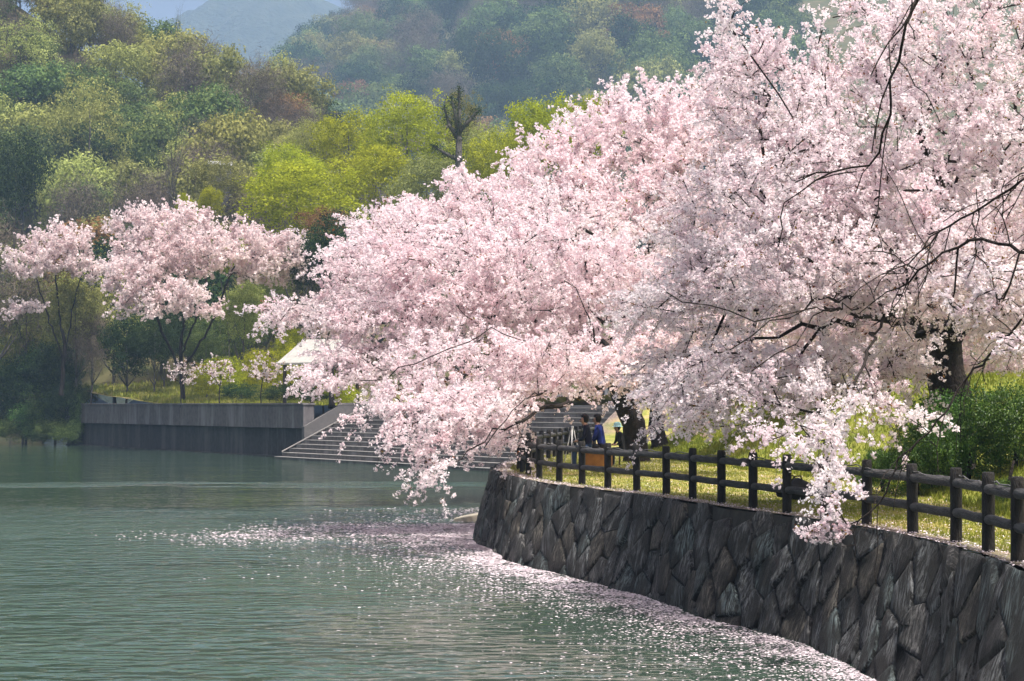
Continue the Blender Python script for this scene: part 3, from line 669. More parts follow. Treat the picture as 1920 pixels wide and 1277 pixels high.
left_pts = [p for p in poisson(-110, 12, 196, 392, 6.9, 9000) if -60 < px_of(*p) < 700 and Hs(*p) > 4.5 and (Hs(*p) + 9) / p[1] > 0.045]
hillside(left_pts, 'nearer wooded hillside behind the quay', (4.8, 8.0), {'leaf_pale': 0.36, 'leaf_olive': 0.24, 'twig_haze': 0.11, 'leaf_green': 0.14, 'leaf_dark': 0.10, 'leaf_rust': 0.015}, 0, True)
mid_pts = [p for p in poisson(-165, 165, 660, 1320, 21, 9000) if 520 < px_of(*p) < 1480 and (Hs(*p) + 21) / p[1] > 0.115]
hillside(mid_pts, 'hazy hillside beyond the valley', (12.0, 18.5), {'leaf_green': 0.42, 'leaf_olive': 0.17, 'leaf_dark': 0.26, 'leaf_pale': 0.05, 'leaf_rust': 0.04, 'twig_haze': 0.07}, 0, False)
print('hill trees', len(left_pts), len(mid_pts))

# ---- trees that stand out in the valley:   px, centre py, radius px, depth
def crown_at(name, label, kind, k, mat, px, py, rpx, d, hpx=None, group=None, trunk=True):
    c = at(px, py, d); r = rpx * d / 3800; hh = (hpx or rpx) * d / 3800 * 2; z = Hs(c[0], c[1]); cb = c[2] - hh / 2 - z
    if cb < 0.05: z = c[2] - hh / 2 - 0.05 if 'shrub' in name else z; cb = 0.05
    return tree(name, label, kind, k, mat, (c[0], c[1], z), r, cb, hh, group, trunk)
Y_ = 'bright yellow green tree in fresh leaf in the valley behind the blossom'
G_ = 'yellow green trees in the valley'
for i, (px, py, r, d, h, mt, lab) in enumerate([(765, 262, 105, 225, 76, 'leaf_yellow', 'tallest rounded yellow green tree in the valley'), (655, 275, 92, 232, 70, 'leaf_yellow', 'yellow green tree touching the tallest yellow green tree'), (545, 320, 85, 225, 58, 'leaf_yellow', 'yellow green tree at the foot of the near hillside'),
        (700, 345, 100, 210, 62, 'leaf_yellow', 'yellow green tree standing in front of the two tallest ones'), (585, 262, 60, 262, 40, 'leaf_pale', 'paler green tree behind the yellow green trees below the hillside'), (870, 300, 80, 232, 78, 'leaf_pale', 'pale olive tree around the ivy clad trunk'), (930, 320, 75, 215, 62, 'leaf_yellow', 'yellow green tree between the ivy clad tree and the pink cherry'),
        (1030, 255, 88, 200, 80, 'leaf_yellow', 'yellow green tree rising behind the crown of the tall pink cherry'), (1115, 240, 75, 205, 70, 'leaf_yellow', 'yellow green tree nearly hidden by the top of the tall pink cherry'), (975, 300, 62, 208, 58, 'leaf_yellow', 'smaller yellow green tree beside the one above the pink cherry'), (800, 350, 80, 205, 60, 'leaf_olive', 'olive green tree below the ivy clad tree')]):
    crown_at('broadleaf_tree', lab, 'fine', i % 3, mt, px, py, r, d, h)
crown_at('broadleaf_tree', 'wide low yellow green tree directly behind the lakeside cherry trees', 'fine', 0, 'leaf_yellow', 560, 385, 130, 192, 70)
crown_at('broadleaf_tree', 'small yellow green tree with a notched top beside the large left cherry', 'fine', 1, 'leaf_yellow', 395, 378, 28, 198, 30)
crown_at('broadleaf_tree', 'slim yellow green sapling standing just behind the large far cherry', 'fine', 2, 'leaf_yellow', 345, 380, 20, 199, 22)
crown_at('broadleaf_tree', 'yellow green tree showing through the gap in the far cherry crown', 'fine', 2, 'leaf_yellow', 430, 480, 48, 182, 32)
crown_at('evergreen_tree', 'dark glossy evergreen tree rising behind the tip of the overhanging blossom', 'dense', 0, 'leaf_dark', 655, 470, 95, 170, 75)
crown_at('evergreen_tree', 'smaller dark evergreen tree between the pavilion and the far cherry', 'dense', 1, 'leaf_dark', 585, 505, 50, 172, 60)
crown_at('broadleaf_tree', 'rusty olive tree above the dark evergreen in the valley', 'fine', 1, 'leaf_rust', 610, 420, 55, 185, 32)
crown_at('broadleaf_tree', 'thin pale olive tree veiling the forked ivy clad tree', 'airy', 0, 'leaf_olive', 864, 225, 46, 199, 46)
# left bank
for (px, py, r, d, h, mat, kd, lab) in [
    (235, 655, 62, 186, 70, 'leaf_dark', 'dense', 'dark evergreen tree under the far cherry crown above the grass slope'),
    (310, 630, 55, 190, 62, 'leaf_dark', 'dense', 'dark evergreen tree beside the trunk of the large far cherry'),
    (400, 640, 55, 188, 55, 'leaf_green', 'fine', 'mid green tree below the large far cherry crown'),
    (465, 610, 70, 190, 60, 'leaf_green', 'dense', 'dark green rounded tree between the far cherry and the pavilion'),
    (500, 560, 60, 195, 60, 'leaf_pale', 'fine', 'pale olive tree behind the right arm of the far cherry'),
    (140, 590, 70, 190, 70, 'leaf_olive', 'fine', 'olive tree below the small far cherry on the bank'),
    (50, 590, 75, 200, 75, 'leaf_olive', 'fine', 'olive tree at the far end of the bank behind the waterside bushes'),
    (170, 650, 55, 189, 55, 'twig_haze', 'bare', 'brownish leafless tree beside the dark evergreens on the bank'),
    (45, 660, 60, 203, 40, 'leaf_pale', 'fine', 'pale green low tree behind the dark waterside bushes'),
    (290, 640, 55, 184, 46, 'leaf_dark', 'dense', 'dark evergreen close in front of the large far cherry trunk'),
    (385, 655, 48, 179, 38, 'leaf_green', 'fine', 'mid green tree filling the space under the large far cherry limbs'),
    (455, 590, 58, 176, 52, 'leaf_pale', 'fine', 'pale green tree under the spreading arm of the large far cherry'),
    (105, 690, 66, 201, 56, 'leaf_dark', 'dense', 'dark evergreen tree in front of the small far cherry trunks'),
    (412, 335, 62, 232, 42, 'leaf_olive', 'fine', 'olive tree screening the small house on the hillside'),
    (25, 330, 75, 250, 80, 'leaf_dark', 'dense', 'dark ivy hung evergreen at the edge of the near hillside')]:
    crown_at('evergreen_tree' if 'evergreen' in lab else 'broadleaf_tree', lab, kd, int(rng.integers(2)), mat, px, py, r, d, h)
for (px, py, r, d, h) in [(40, 740, 75, 199, 62), (105, 700, 60, 194, 65), (95, 770, 55, 193, 55), (15, 690, 50, 206, 45), (118, 768, 46, 189.5, 52), (140, 806, 24, 189, 22), (100, 806, 40, 189, 22), (60, 700, 60, 198, 50), (168, 740, 32, 190.8, 22), (30, 806, 52, 197, 26), (78, 812, 42, 192.5, 22), (-15, 798, 52, 203, 30), (120, 815, 34, 188.5, 20), (148, 775, 22, 189.5, 45), (60, 790, 55, 195, 34), (-20, 760, 60, 204, 55)]:
    crown_at('dark_shrub', 'dark green bush overhanging the water at the end of the quay', 'dense', int(rng.integers(2)), 'leaf_dark' if r in (75, 60, 46) else ('leaf_green' if r != 55 else 'leaf_shrub'), px, py, r, d, h, 'dark bushes overhanging the water', False)
for (px, py, r, d, h) in [(425, 705, 50, 166, 40), (490, 695, 52, 168, 45), (550, 690, 50, 163, 48), (600, 715, 45, 158, 38), (385, 715, 40, 170, 30), (545, 655, 40, 172, 35), (640, 735, 40, 152, 26)]:
    crown_at('yellow_shrub', 'yellow green flowering shrub behind the quay wall', 'fine', int(rng.integers(3)), 'leaf_yellow', px, py, r, d, h, 'yellow green shrubs behind the quay', False)
for (px, py, r, d, h) in [(450, 735, 45, 160, 18), (530, 738, 50, 157, 18), (590, 740, 40, 153, 16)]:
    crown_at('low_shrub', 'low dark green hedge shrub along the back of the quay wall', 'dense', int(rng.integers(2)), 'leaf_dark', px, py, r, d, h, 'low hedge shrubs along the quay', False)

# ---- ivy clad bare tree and bare trees
def bare(name, label, px, base_py, top_py, d, seed, mat='bark_grey', ivy=False, r=0.05):
    c = at(px, base_py, d); tp = at(px, top_py, d); h = tp[2] - c[2]; z = Hs(c[0], c[1])
    h = tp[2] - z; t_ = thing(name, label, 'tree', (c[0], c[1], z)); me = bare_tree_mesh(seed, r); me.materials.append(M[mat])
    o_ = ob('trunk', me, None, t_, (0, 0, -0.3)); sc = h / max(v.co.z for v in me.vertices); wd = min(sc, (tp[2] - c[2]) / (1.4 if not ivy else 1.9)); o_.scale = (wd, wd, sc)
    if ivy:
        V = np.array([v.co for v in me.vertices]); keep = V[:, 2] > -0.02; V = V[keep][::2]
        rr = np.linalg.norm(V[:, :2], axis=1); V = V[(rr < 0.42)]
        P = np.repeat(V, 4, 0) + rng.normal(0, 0.014, (len(V) * 4, 3)); q, Q = quads(P, P * 0 + (0, 0, .5), 0.032, 0.8)
        iv = ob('ivy', npmesh('ivy', q, Q, rng.random(len(Q))), M['leaf_dark'], t_, (0, 0, -0.3)); iv.scale = (wd, wd, sc)
    return t_
c = at(862, 372, 196); zg = Hs(c[0], c[1]); ivt = thing('ivy_clad_tree', 'tall forked tree clad in dark ivy standing above the yellow green trees', 'tree', (c[0], c[1], zg))
def rel(px, py): p_ = at(px, py, 196); return np.array((p_[0] - c[0], 0, p_[2] - zg))
IV = [([np.array((0, 0, -0.3)), rel(862, 340), rel(860, 300), rel(861, 255)], [0.55, 0.42, 0.36, 0.30], 0.0)]
for k, pts in enumerate([[(861, 258), (856, 225), (849, 195), (846, 183)], [(861, 255), (862, 215), (860, 180), (861, 166)], [(862, 245), (884, 222), (893, 208), (899, 204)], [(861, 262), (842, 235), (836, 212), (834, 204)], [(860, 300), (842, 292), (822, 280), (812, 274)]]):
    IV.append(([rel(*q) + np.array((0, rng.normal(0, 0.3) * a, 0)) for a, q in enumerate(pts)], [0.24, 0.18, 0.12, 0.05], 1))
tm_, im_ = MB(), []
for pts, rr, _ in IV:
    tm_.tube(pts, rr, 7); cu = catmull(pts, 10); rc = np.interp(np.linspace(0, 1, len(cu)), np.linspace(0, 1, len(rr)), rr)
    n_ = 60; ii = rng.integers(0, len(cu), n_ * len(cu) // 3); im_.append(cu[ii] + rng.normal(0, 1, (len(ii), 3)) * (rc[ii][:, None] * 0.7 + 0.16) * rng.uniform(0.2, 1.6, (len(ii), 1)))
tm_.build('trunk', M['bark_grey'], ivt, True); P = np.concatenate(im_); V, Q = quads(P, P * 0 + (0, 0, .4), 0.14, 0.7); ob('ivy', npmesh('ivy', V, Q, rng.random(len(Q))), M['leaf_dark'], ivt)
bare('leafless_tree', 'large leafless tree with a forked trunk on the near hillside', 345, 335, 185, 235, 11)
bare('leafless_tree', 'thin leaning leafless tree above the far cherry on the near hillside', 205, 400, 240, 225, 15, r=0.025)
bare('leafless_tree', 'leafless tree standing against the sky on the hill ridge', 330, 60, -8, 372, 17, r=0.03)

# house glimpsed on the hill
hc = at(412, 300, 245); hz = Hs(hc[0], hc[1])
hs = thing('hillside_house', 'small house with a pale roof half hidden on the wooded hillside', 'house', (hc[0], hc[1], max(hz, hc[2] - 2.6)), None, 0.3); hs.scale = (0.5, 0.5, 0.5)
MB().box((0, 0, -1.5), (5, 4, 10.4)).build('wall', M['dark_wall'], hs)
MB().add([(-2.9, -2.4, 3.7), (2.9, -2.4, 3.7), (2.9, 0, 4.9), (-2.9, 0, 4.9), (-2.9, 2.4, 3.7), (2.9, 2.4, 3.7)], [(0, 1, 2, 3), (3, 2, 5, 4), (0, 3, 4), (1, 5, 2), (0, 4, 5, 1)]).build('roof', M['slab'], hs)

# ------------------------------------------------------------------ cherry trees
class Skel:
    """branch skeleton grown towards spray points; radii from the number of tips carried"""
    def __init__(s): s.P = []; s.par = []; s.len = []; s.depth = []
    def add(s, p, par):
        s.P.append(np.asarray(p, float)); s.par.append(par)
        s.len.append(0.0 if par < 0 else s.len[par] + float(np.linalg.norm(s.P[-1] - s.P[par]))); return len(s.P) - 1
    def path(s, pts, par=-1, step=0.5, jit=0.05):
        pts = catmull(pts, 6); pts = resample(pts, step); ids = []
        for k, p in enumerate(pts):
            if par >= 0 and k == 0: ids.append(par); continue
            par = s.add(p + (rng.normal(0, jit, 3) if 0 < k else 0), par); ids.append(par)
        return ids
    def grow(s, targets, step=0.55, jit=0.05, sag=0.06, wlen=0.22):
        tips = []
        for p in targets:
            A = np.array(s.P); d = np.linalg.norm(A - p, axis=1); up = np.maximum(0, A[:, 2] - p[2])
            c = d + wlen * np.array(s.len) + 0.15 * up; i = int(np.argmin(c)); L = d[i]; n = max(1, int(L / step)); a = s.P[i]
            dirp = (a - s.P[s.par[i]]) if s.par[i] >= 0 else np.array((0, 0, 1.0)); dirp = dirp / (np.linalg.norm(dirp) + 1e-9)
            ctrl = a + dirp * L * 0.35 + np.array((0, 0, sag * L)); par = i
            for k in range(1, n + 1):
                f = k / n; q = (1 - f) ** 2 * a + 2 * f * (1 - f) * ctrl + f * f * p
                par = s.add(q + (rng.normal(0, jit, 3) if k < n else 0), par)
            tips.append(par)
        return tips
    def tubes(s, r_tip=0.012, power=0.47, rmin=0.0, sides=(9, 6, 4), cap=9.0, trunk=None):
        n = len(s.P); cnt = np.zeros(n); ch = [[] for _ in range(n)]
        for i in range(n):
            if s.par[i] >= 0: ch[s.par[i]].append(i)
        for i in range(n - 1, -1, -1):
            if not ch[i]: cnt[i] = 1
            if s.par[i] >= 0: cnt[s.par[i]] += cnt[i]
        rad = np.minimum(r_tip * cnt ** power, cap)
        for i_, r_ in (trunk or {}).items(): rad[i_] = r_
        mb_thick, mb_thin = MB(), MB(); starts = [i for i in range(n) if s.par[i] < 0]; 
        stack = [(i, [i]) for i in starts]
        while stack:
            i, chain = stack.pop()
            while ch[i]:
                k = max(ch[i], key=lambda c: cnt[c])
                for c in ch[i]:
                    if c != k: stack.append((c, [i, c]))
                i = k; chain.append(i)
            if len(chain) < 2: continue
            rr = rad[chain].copy()
            if s.par[chain[0]] >= 0 or len(ch[chain[0]]) > 1:
                if chain[0] not in starts: rr[0] = rr[1]
            big = rr.max(); mb = mb_thick if big > 0.06 else mb_thin
            mb.tube([s.P[c] for c in chain], list(rr), sides[0] if big > 0.15 else (sides[1] if big > 0.04 else sides[2]), False)
        return mb_thick, mb_thin, rad

def lobe(px, py, d, rx, ry, rd): return (at(px, py, d), np.array((rx * d / 3800, rd, ry * d / 3800)))

def sprays_in(lobes, spacing, n, shell=0.35, zmin=1.2):
    wts = np.array([np.prod(r) ** 0.62 for _, r in lobes]); wts /= wts.sum(); out = []; K = rng.choice(len(lobes), n * 12, p=wts); A = np.zeros((0, 3))
    for k in K:
        c, r = lobes[k]; d = rng.normal(size=3); d /= np.linalg.norm(d); p = c + d * r * (shell + (1 - shell) * rng.random() ** 0.6)
        if p[2] < zmin: continue
        if len(out):
            dd = (np.array(out) - p) * (1, 1, 1.5)
            if np.min((dd * dd).sum(1)) < spacing ** 2: continue
        out.append(p)
        if len(out) >= n: break
    return np.array(out)

def cherry(name, label, trunk_pts, limbs, lobes, n_spray, spacing, twigs, twig_len, puff_gap, puff_r, petals, petal, mat, group=None, r_tip=0.012, droop=0.25, leafy=0.0, extra=None, power=0.47, cap=9.0, skip=0.0, trunk_r=0.0, shell=0.35, side=0):
    base = np.array(trunk_pts[0]); sk = Skel(); ids = sk.path(trunk_pts, -1, 0.5, 0.03); lstep, ljit = (0.14, 0.012) if side else (0.5, 0.05)
    for fr, pts in limbs:
        j = ids[min(len(ids) - 1, int(fr * (len(ids) - 1)))]; sk.path([sk.P[j]] + [np.array(q) for q in pts], j, lstep, ljit)
    if side:
        for i in range(len(sk.P) - 1, len(ids), -1):
            for _ in range(side):
                if rng.random() < 0.66: continue
                u = sk.P[i] - sk.P[sk.par[i]]; u = u / np.linalg.norm(u) + rng.normal(0, 0.8, 3) + (0, 0, -0.25); u /= np.linalg.norm(u); L = rng.uniform(0.15, 0.75)
                a = sk.P[i]; m1 = a + u * L * 0.5 + rng.normal(0, 0.03, 3); e = a + u * L + np.array((0, 0, -0.2 * L)); j = sk.path([a, m1, e], i, 0.14, 0.012)
                if rng.random() < 0.5: v_ = u + rng.normal(0, 0.6, 3); sk.path([m1, m1 + v_ * L * 0.35], j[len(j) // 2], 0.14, 0.01)
    T = sprays_in(lobes, spacing, n_spray, shell); top = sk.P[ids[-1]]
    T = T[np.argsort(np.linalg.norm(T - top, axis=1))]
    tips = sk.grow(T) if not side else sk.grow(T, 0.14, 0.012)
    thick, thin, rad = sk.tubes(r_tip, power, cap=cap, trunk={i: trunk_r * (1.18 - 0.55 * k / len(ids) + (0.25 if k == 0 else 0)) for k, i in enumerate(ids)} if trunk_r else None)
    # twigs with blossoms along them
    P = np.array(sk.P); par = np.array(sk.par); tw = MB(); PC = []; PT = []
    if extra is not None: tips = tips + extra(sk)
    for ti in tips:
        if rng.random() < skip: continue
        pp = par[ti] if par[ti] >= 0 else ti; od = P[ti] - P[pp]; od = od / (np.linalg.norm(od) + 1e-9); cl = rng.normal(0, 0.16)
        g = P[ti] - top; g[2] *= 0.3; od = od + 0.5 * g / (np.linalg.norm(g) + 1e-9); od /= np.linalg.norm(od)
        nt_ = max(2, int(twigs * rng.uniform(0.6, 1.4)))
        for _ in range(nt_):
            q0 = P[ti] * (1 - (f := rng.uniform(0, 0.9))) + P[pp] * f; L = twig_len * rng.uniform(0.5, 1.35)
            dr = od + rng.normal(0, 0.42, 3) * (1, 1, 0.8) + np.array((0, 0, 0.12)); dr /= np.linalg.norm(dr)
            e = q0 + dr * L + np.array((0, 0, -droop * L * L)); mid = q0 + dr * L * 0.5
            if _ % 3: tw.tube([q0, mid, e], [r_tip * 0.55, r_tip * 0.42, r_tip * 0.2], 3, False)
            m_ = max(2, int(L / puff_gap)); ff = rng.uniform(0.10, 1.0, m_)[:, None]
            c = (1 - ff) ** 2 * q0 + 2 * ff * (1 - ff) * mid + ff * ff * e
            PC.append(c + rng.normal(0, puff_r * 0.55, c.shape)); PT.append(np.full(m_, cl))
    PC = np.concatenate(PC); PT = np.concatenate(PT)
    n = len(PC); K = petals; pr = puff_r * rng.uniform(0.6, 1.35, n)
    off = rng.normal(size=(n * K, 3)); off /= np.linalg.norm(off, axis=1)[:, None]
    idx = np.repeat(np.arange(n), K); cen = PC[idx] + off * (pr[idx] * rng.uniform(0.35, 1.0, n * K))[:, None]
    V, Q = quads(cen, off * 1.1, petal, 0.85, 0.6)
    ti_ = np.clip(0.55 + PT[idx] + 0.14 * rng.normal(size=n)[idx] + 0.10 * rng.normal(size=n * K), 0, 1)
    t_ = thing(name, label, 'cherry tree', base, group); b0 = np.array(t_.location)
    def shift(mb): mb.V = [tuple(np.array(v) - b0) for v in mb.V]; return mb
    shift(thick).build('trunk', M['bark'], t_, True); tag(shift(thin).build('branches', M['bark'], t_, True), kind='stuff'); tag(shift(tw).build('twigs', M['twig'], t_, False), kind='stuff')
    tag(ob('blossom', npmesh('blossom', V - b0, Q, ti_), M[mat], t_), kind='stuff')
    if leafy > 0:
        k = int(n * leafy); s_ = rng.choice(n, k, replace=False); c = np.repeat(PC[s_], 4, 0) + rng.normal(0, puff_r * 0.9, (k * 4, 3)); V, Q = quads(c, c * 0 + (0, 0, .6), petal * 1.3, 0.5)
        tag(ob('young_leaves', npmesh('young_leaves', V - b0, Q, rng.random(len(Q))), M['young_leaf'], t_), kind='stuff')
    print(name, 'puffs', n, 'petal tris', n * K * 2, 'twig/branch polys', len(tw.P) + len(thin.P) + len(thick.P))
    return t_

g = lambda x, y, dz=-0.25: (x, y, Hs(x, y) + dz)
# 1 the great tree leaning over the lake from the lawn at the bend
L1 = [lobe(655, 692, 58, 92, 34, 1.6), lobe(600, 715, 57, 50, 16, 0.8), lobe(735, 620, 59, 115, 62, 2.2), lobe(705, 520, 62, 95, 78, 2.4), lobe(770, 450, 66, 105, 65, 2.4), lobe(560, 582, 64, 78, 24, 1.2),
      lobe(850, 540, 60, 150, 120, 3), lobe(1000, 540, 60, 160, 140, 3), lobe(1150, 580, 59, 150, 140, 3), lobe(890, 690, 55, 160, 70, 2), lobe(1050, 680, 54, 150, 50, 2),
      lobe(815, 775, 51, 100, 34, 1.2), lobe(890, 765, 52, 85, 44, 1.0), lobe(955, 765, 53, 60, 44, 1.0), lobe(930, 800, 52, 60, 36, 0.8), lobe(700, 775, 53, 40, 16, 0.6), lobe(770, 745, 52, 70, 26, 0.8), lobe(755, 822, 51, 40, 14, 0.6), lobe(818, 858, 50, 46, 38, 0.8), lobe(900, 780, 51, 50, 36, 0.9), lobe(1215, 700, 53, 140, 38, 1.6), lobe(1290, 650, 54, 130, 100, 2.4), lobe(1020, 430, 66, 150, 80, 2.5)]
base1 = g(4.1, 66.5)
cherry('cherry_tree', 'great blossoming cherry tree leaning over the lake beside the people on the lawn', [base1, (3.9, 66.2, 2.9), (3.3, 65.2, 4.2), (2.7, 64, 5.2), (2.2, 63, 6.2)],
    [(0.55, [at(1060, 690, 62), at(930, 690, 59), at(800, 720, 56), at(700, 745, 55)]), (0.85, [at(1000, 600, 61), at(860, 600, 60), at(700, 600, 60), at(600, 600, 62)]), (0.7, [at(1120, 640, 58), at(1230, 680, 54), at(1330, 690, 52)]),
     (0.6, [at(1090, 740, 57), at(1010, 770, 53), at(930, 810, 51), at(860, 860, 50)]), (1.0, [at(950, 480, 63), at(820, 440, 65), at(730, 420, 66)]),
     (0.8, [at(1090, 680, 58), at(980, 640, 54), at(919, 622, 52.6), at(870, 645, 52), at(829, 666, 52), at(755, 686, 52.5), at(711, 712, 53), at(675, 712, 53.5)]), (0.7, [at(1060, 725, 56), at(1000, 745, 52), at(955, 777, 49.6), at(897, 832, 49)]),
     (1.0, [at(1110, 640, 56), at(1106, 600, 54), at(1090, 560, 53.6), at(1060, 520, 54)]), (1.0, [at(1150, 600, 56), at(1240, 560, 54), at(1290, 500, 55)])],
    L1, 900, 0.46, 7, 1.0, 0.088, 0.075, 6, 0.070, 'blossom_pink', None, 0.0145, 0.22, 0.01, power=0.5, cap=0.3, trunk_r=0.36, shell=0.5)
# 2 behind it
L2 = [lobe(800, 425, 74, 100, 48, 2.4), lobe(925, 385, 76, 115, 72, 3), lobe(1060, 345, 78, 130, 100, 3.5), lobe(1185, 280, 80, 125, 100, 3.5), lobe(1160, 220, 80, 90, 40, 2), lobe(1270, 235, 80, 120, 75, 3), lobe(1150, 450, 76, 200, 120, 3.5), lobe(1330, 380, 76, 150, 150, 3.5), lobe(1340, 240, 78, 100, 90, 3)]
x2, y2 = at(1235, 700, 80)[:2]
cherry('cherry_tree', 'tall pink cherry tree standing behind the leaning lakeside cherry', [g(x2, y2), (x2 - .2, y2, 6), (x2 - .7, y2 - .5, 8)], [(0.8, [at(1100, 450, 79), at(950, 410, 77)]), (1.0, [at(1220, 380, 80), at(1200, 270, 80)]), (0.9, [at(1320, 420, 77), at(1340, 280, 78)])],
    L2, 460, 0.68, 8, 1.15, 0.115, 0.10, 5, 0.108, 'blossom_pink', None, 0.013, 0.12, 0.015, trunk_r=0.3)
# 3 the near tree behind the shrub
L3 = [lobe(1600, 120, 37, 220, 115, 2.2), lobe(1800, 100, 35, 200, 150, 2.2), lobe(1455, 195, 38, 125, 105, 2), lobe(1410, 110, 37, 80, 50, 1.2), lobe(1700, 300, 35, 230, 150, 2.4), lobe(1500, 350, 36, 180, 130, 2.4), lobe(1890, 350, 34, 150, 200, 2.2),
      lobe(1350, 420, 40, 120, 110, 2), lobe(1600, 480, 34, 220, 110, 2.2), lobe(1800, 500, 33, 160, 90, 2), lobe(1400, 520, 38, 170, 70, 2), lobe(1290, 580, 40, 140, 50, 1.6), lobe(1560, 550, 37, 190, 50, 1.8), lobe(1400, 690, 36, 150, 36, 1.4),
      lobe(1300, 735, 38, 100, 30, 1.0), lobe(1510, 735, 33, 170, 45, 1.4), lobe(1600, 770, 31, 150, 40, 1.2), lobe(1510, 815, 30, 90, 36, 0.9), lobe(1535, 868, 29, 45, 26, 0.6), lobe(1215, 822, 41, 42, 9, 0.3), lobe(1300, 690, 40, 130, 48, 1.6), lobe(1430, 725, 37, 130, 38, 1.2), lobe(1570, 690, 36, 150, 45, 1.4), lobe(1660, 640, 39, 90, 36, 1.2), lobe(1690, 715, 36, 60, 36, 0.9), lobe(1880, 590, 36, 70, 40, 1.0), lobe(1340, 780, 37, 70, 26, 0.7), lobe(1385, 25, 34, 45, 26, 0.4), lobe(1330, 82, 34, 34, 12, 0.3), lobe(1950, 550, 34, 120, 120, 2)]
b3 = g(9.35, 43.0)
cherry('cherry_tree', 'thick trunked cherry tree in full bloom rising from the green shrub', [b3, (9.3, 43, 3.3), (9.15, 42.8, 4.3), (9.05, 42.3, 5.0)],
    [(0.95, [at(1700, 600, 41), at(1560, 600, 38), at(1400, 640, 37), at(1270, 690, 37)]), (1.0, [at(1720, 520, 40), at(1600, 440, 38), at(1450, 330, 38), at(1420, 200, 38)]), (1.0, [at(1800, 500, 40), at(1760, 330, 37), at(1680, 160, 36)]), (0.9, [at(1880, 560, 40), at(1930, 400, 36), at(1900, 180, 35)]),
     (0.85, [at(1700, 660, 40), at(1620, 720, 36), at(1540, 780, 32)]), (1.0, [at(1690, 585, 39), at(1600, 560, 35.5), at(1542, 568, 33), at(1461, 590, 32), at(1405, 597, 31.8), at(1331, 575, 32), at(1250, 546, 33)]),
     (1.0, [at(1660, 600, 38), at(1542, 580, 33.5), at(1461, 600, 32), at(1419, 622, 31.6), at(1366, 662, 31.5)]), (0.9, [at(1750, 642, 40), at(1708, 621, 37), at(1655, 600, 35)]), (0.95, [at(1700, 580, 37), at(1648, 614, 34), at(1624, 667, 32), at(1606, 716, 31)]),
     (1.0, [at(1660, 580, 37), at(1540, 585, 33), at(1500, 625, 32), at(1470, 655, 31.5), at(1400, 700, 31.5)])],
    L3, 920, 0.36, 7, 0.78, 0.066, 0.050, 6, 0.047, 'blossom_near', None, 0.012, 0.3, 0.025, power=0.48, cap=0.3, trunk_r=0.5, shell=0.5)
# 4 background trees
L4 = [lobe(1500, 470, 64, 220, 190, 3.5), lobe(1760, 470, 62, 240, 200, 3.5), lobe(1900, 600, 66, 160, 110, 3), lobe(1660, 640, 68, 200, 70, 3), lobe(1480, 640, 66, 140, 60, 2.5), lobe(1820, 675, 66, 150, 40, 2.0), lobe(1930, 690, 64, 90, 36, 1.6)]
x4, y4 = at(1545, 600, 64)[:2]
cherry('cherry_tree', 'slender trunked cherry tree on the bank behind the thick trunked cherry', [g(x4, y4), (x4, y4, 6), (x4 + .2, y4, 8)], [(0.9, [at(1650, 480, 63), at(1800, 420, 62)]), (1.0, [at(1500, 420, 64), at(1450, 350, 64)])],
    L4, 350, 0.9, 8, 1.0, 0.12, 0.115, 5, 0.12, 'blossom_pink', None, 0.012, 0.12, 0.0, trunk_r=0.2)
# 5 far bank cherries
L5 = [lobe(310, 425, 172, 100, 32, 3), lobe(330, 480, 170, 130, 40, 3.5), lobe(275, 520, 168, 85, 45, 3), lobe(420, 460, 172, 110, 34, 3), lobe(505, 500, 172, 75, 30, 2.5), lobe(310, 565, 166, 95, 28, 2.5), lobe(520, 465, 172, 60, 22, 2), lobe(370, 590, 166, 50, 14, 1.5)]
x5, y5 = at(345, 690, 174)[:2]
far_kw = dict(mat='blossom_far', r_tip=0.022, droop=0.03, trunk_r=0.2)
cherry('cherry_tree', 'large pale pink cherry tree spreading above the grass slope behind the quay', [g(x5, y5), (x5 - .3, y5, 7.6), (x5 - .2, y5, 9)], [(0.5, [at(300, 610, 172), at(270, 540, 170)]), (0.6, [at(400, 600, 174), at(440, 500, 172), at(500, 480, 172)]), (1, [at(350, 540, 173), at(320, 440, 172)]), (0.8, [at(380, 560, 171), at(390, 480, 171)])], L5, 230, 1.15, 9, 1.4, 0.25, 0.20, 5, 0.22, **far_kw)
L6 = [lobe(105, 462, 186, 62, 30, 2.5), lobe(70, 495, 186, 58, 24, 2.5), lobe(150, 505, 186, 50, 22, 2), lobe(45, 580, 186, 40, 10, 1.5)]
x6, y6 = at(115, 660, 188)[:2]
cherry('cherry_tree', 'small pale pink cherry tree beside the larger far cherry above the waterside bushes', [g(x6, y6), (x6 + .3, y6, 9), (x6, y6, 10.5)], [(.5, [at(80, 560, 187), at(65, 500, 186)]), (.7, [at(140, 560, 187), at(155, 510, 186)]), (1, [at(105, 520, 187), at(100, 460, 186)])], L6, 80, 1.15, 9, 1.4, 0.26, 0.20, 5, 0.22, **far_kw)
L7 = [lobe(560, 600, 132, 85, 22, 2), lobe(520, 585, 134, 40, 16, 1.2), lobe(625, 610, 132, 60, 38, 2), lobe(600, 570, 134, 50, 18, 1.5)]
x7, y7 = at(618, 690, 140)[:2]
x7b, y7b = at(622, 690, 151)[:2]
cherry('cherry_tree', 'slight pale cherry tree with a thin dark trunk in front of the pavilion', [g(x7b, y7b), (x7b, y7b, 6.2), (x7b - .2, y7b, 7.5)], [], [(c + np.array((0, 14, 0.6)), r) for c, r in L7], 80, 0.9, 7, 1.1, 0.2, 0.16, 5, 0.17, **far_kw)
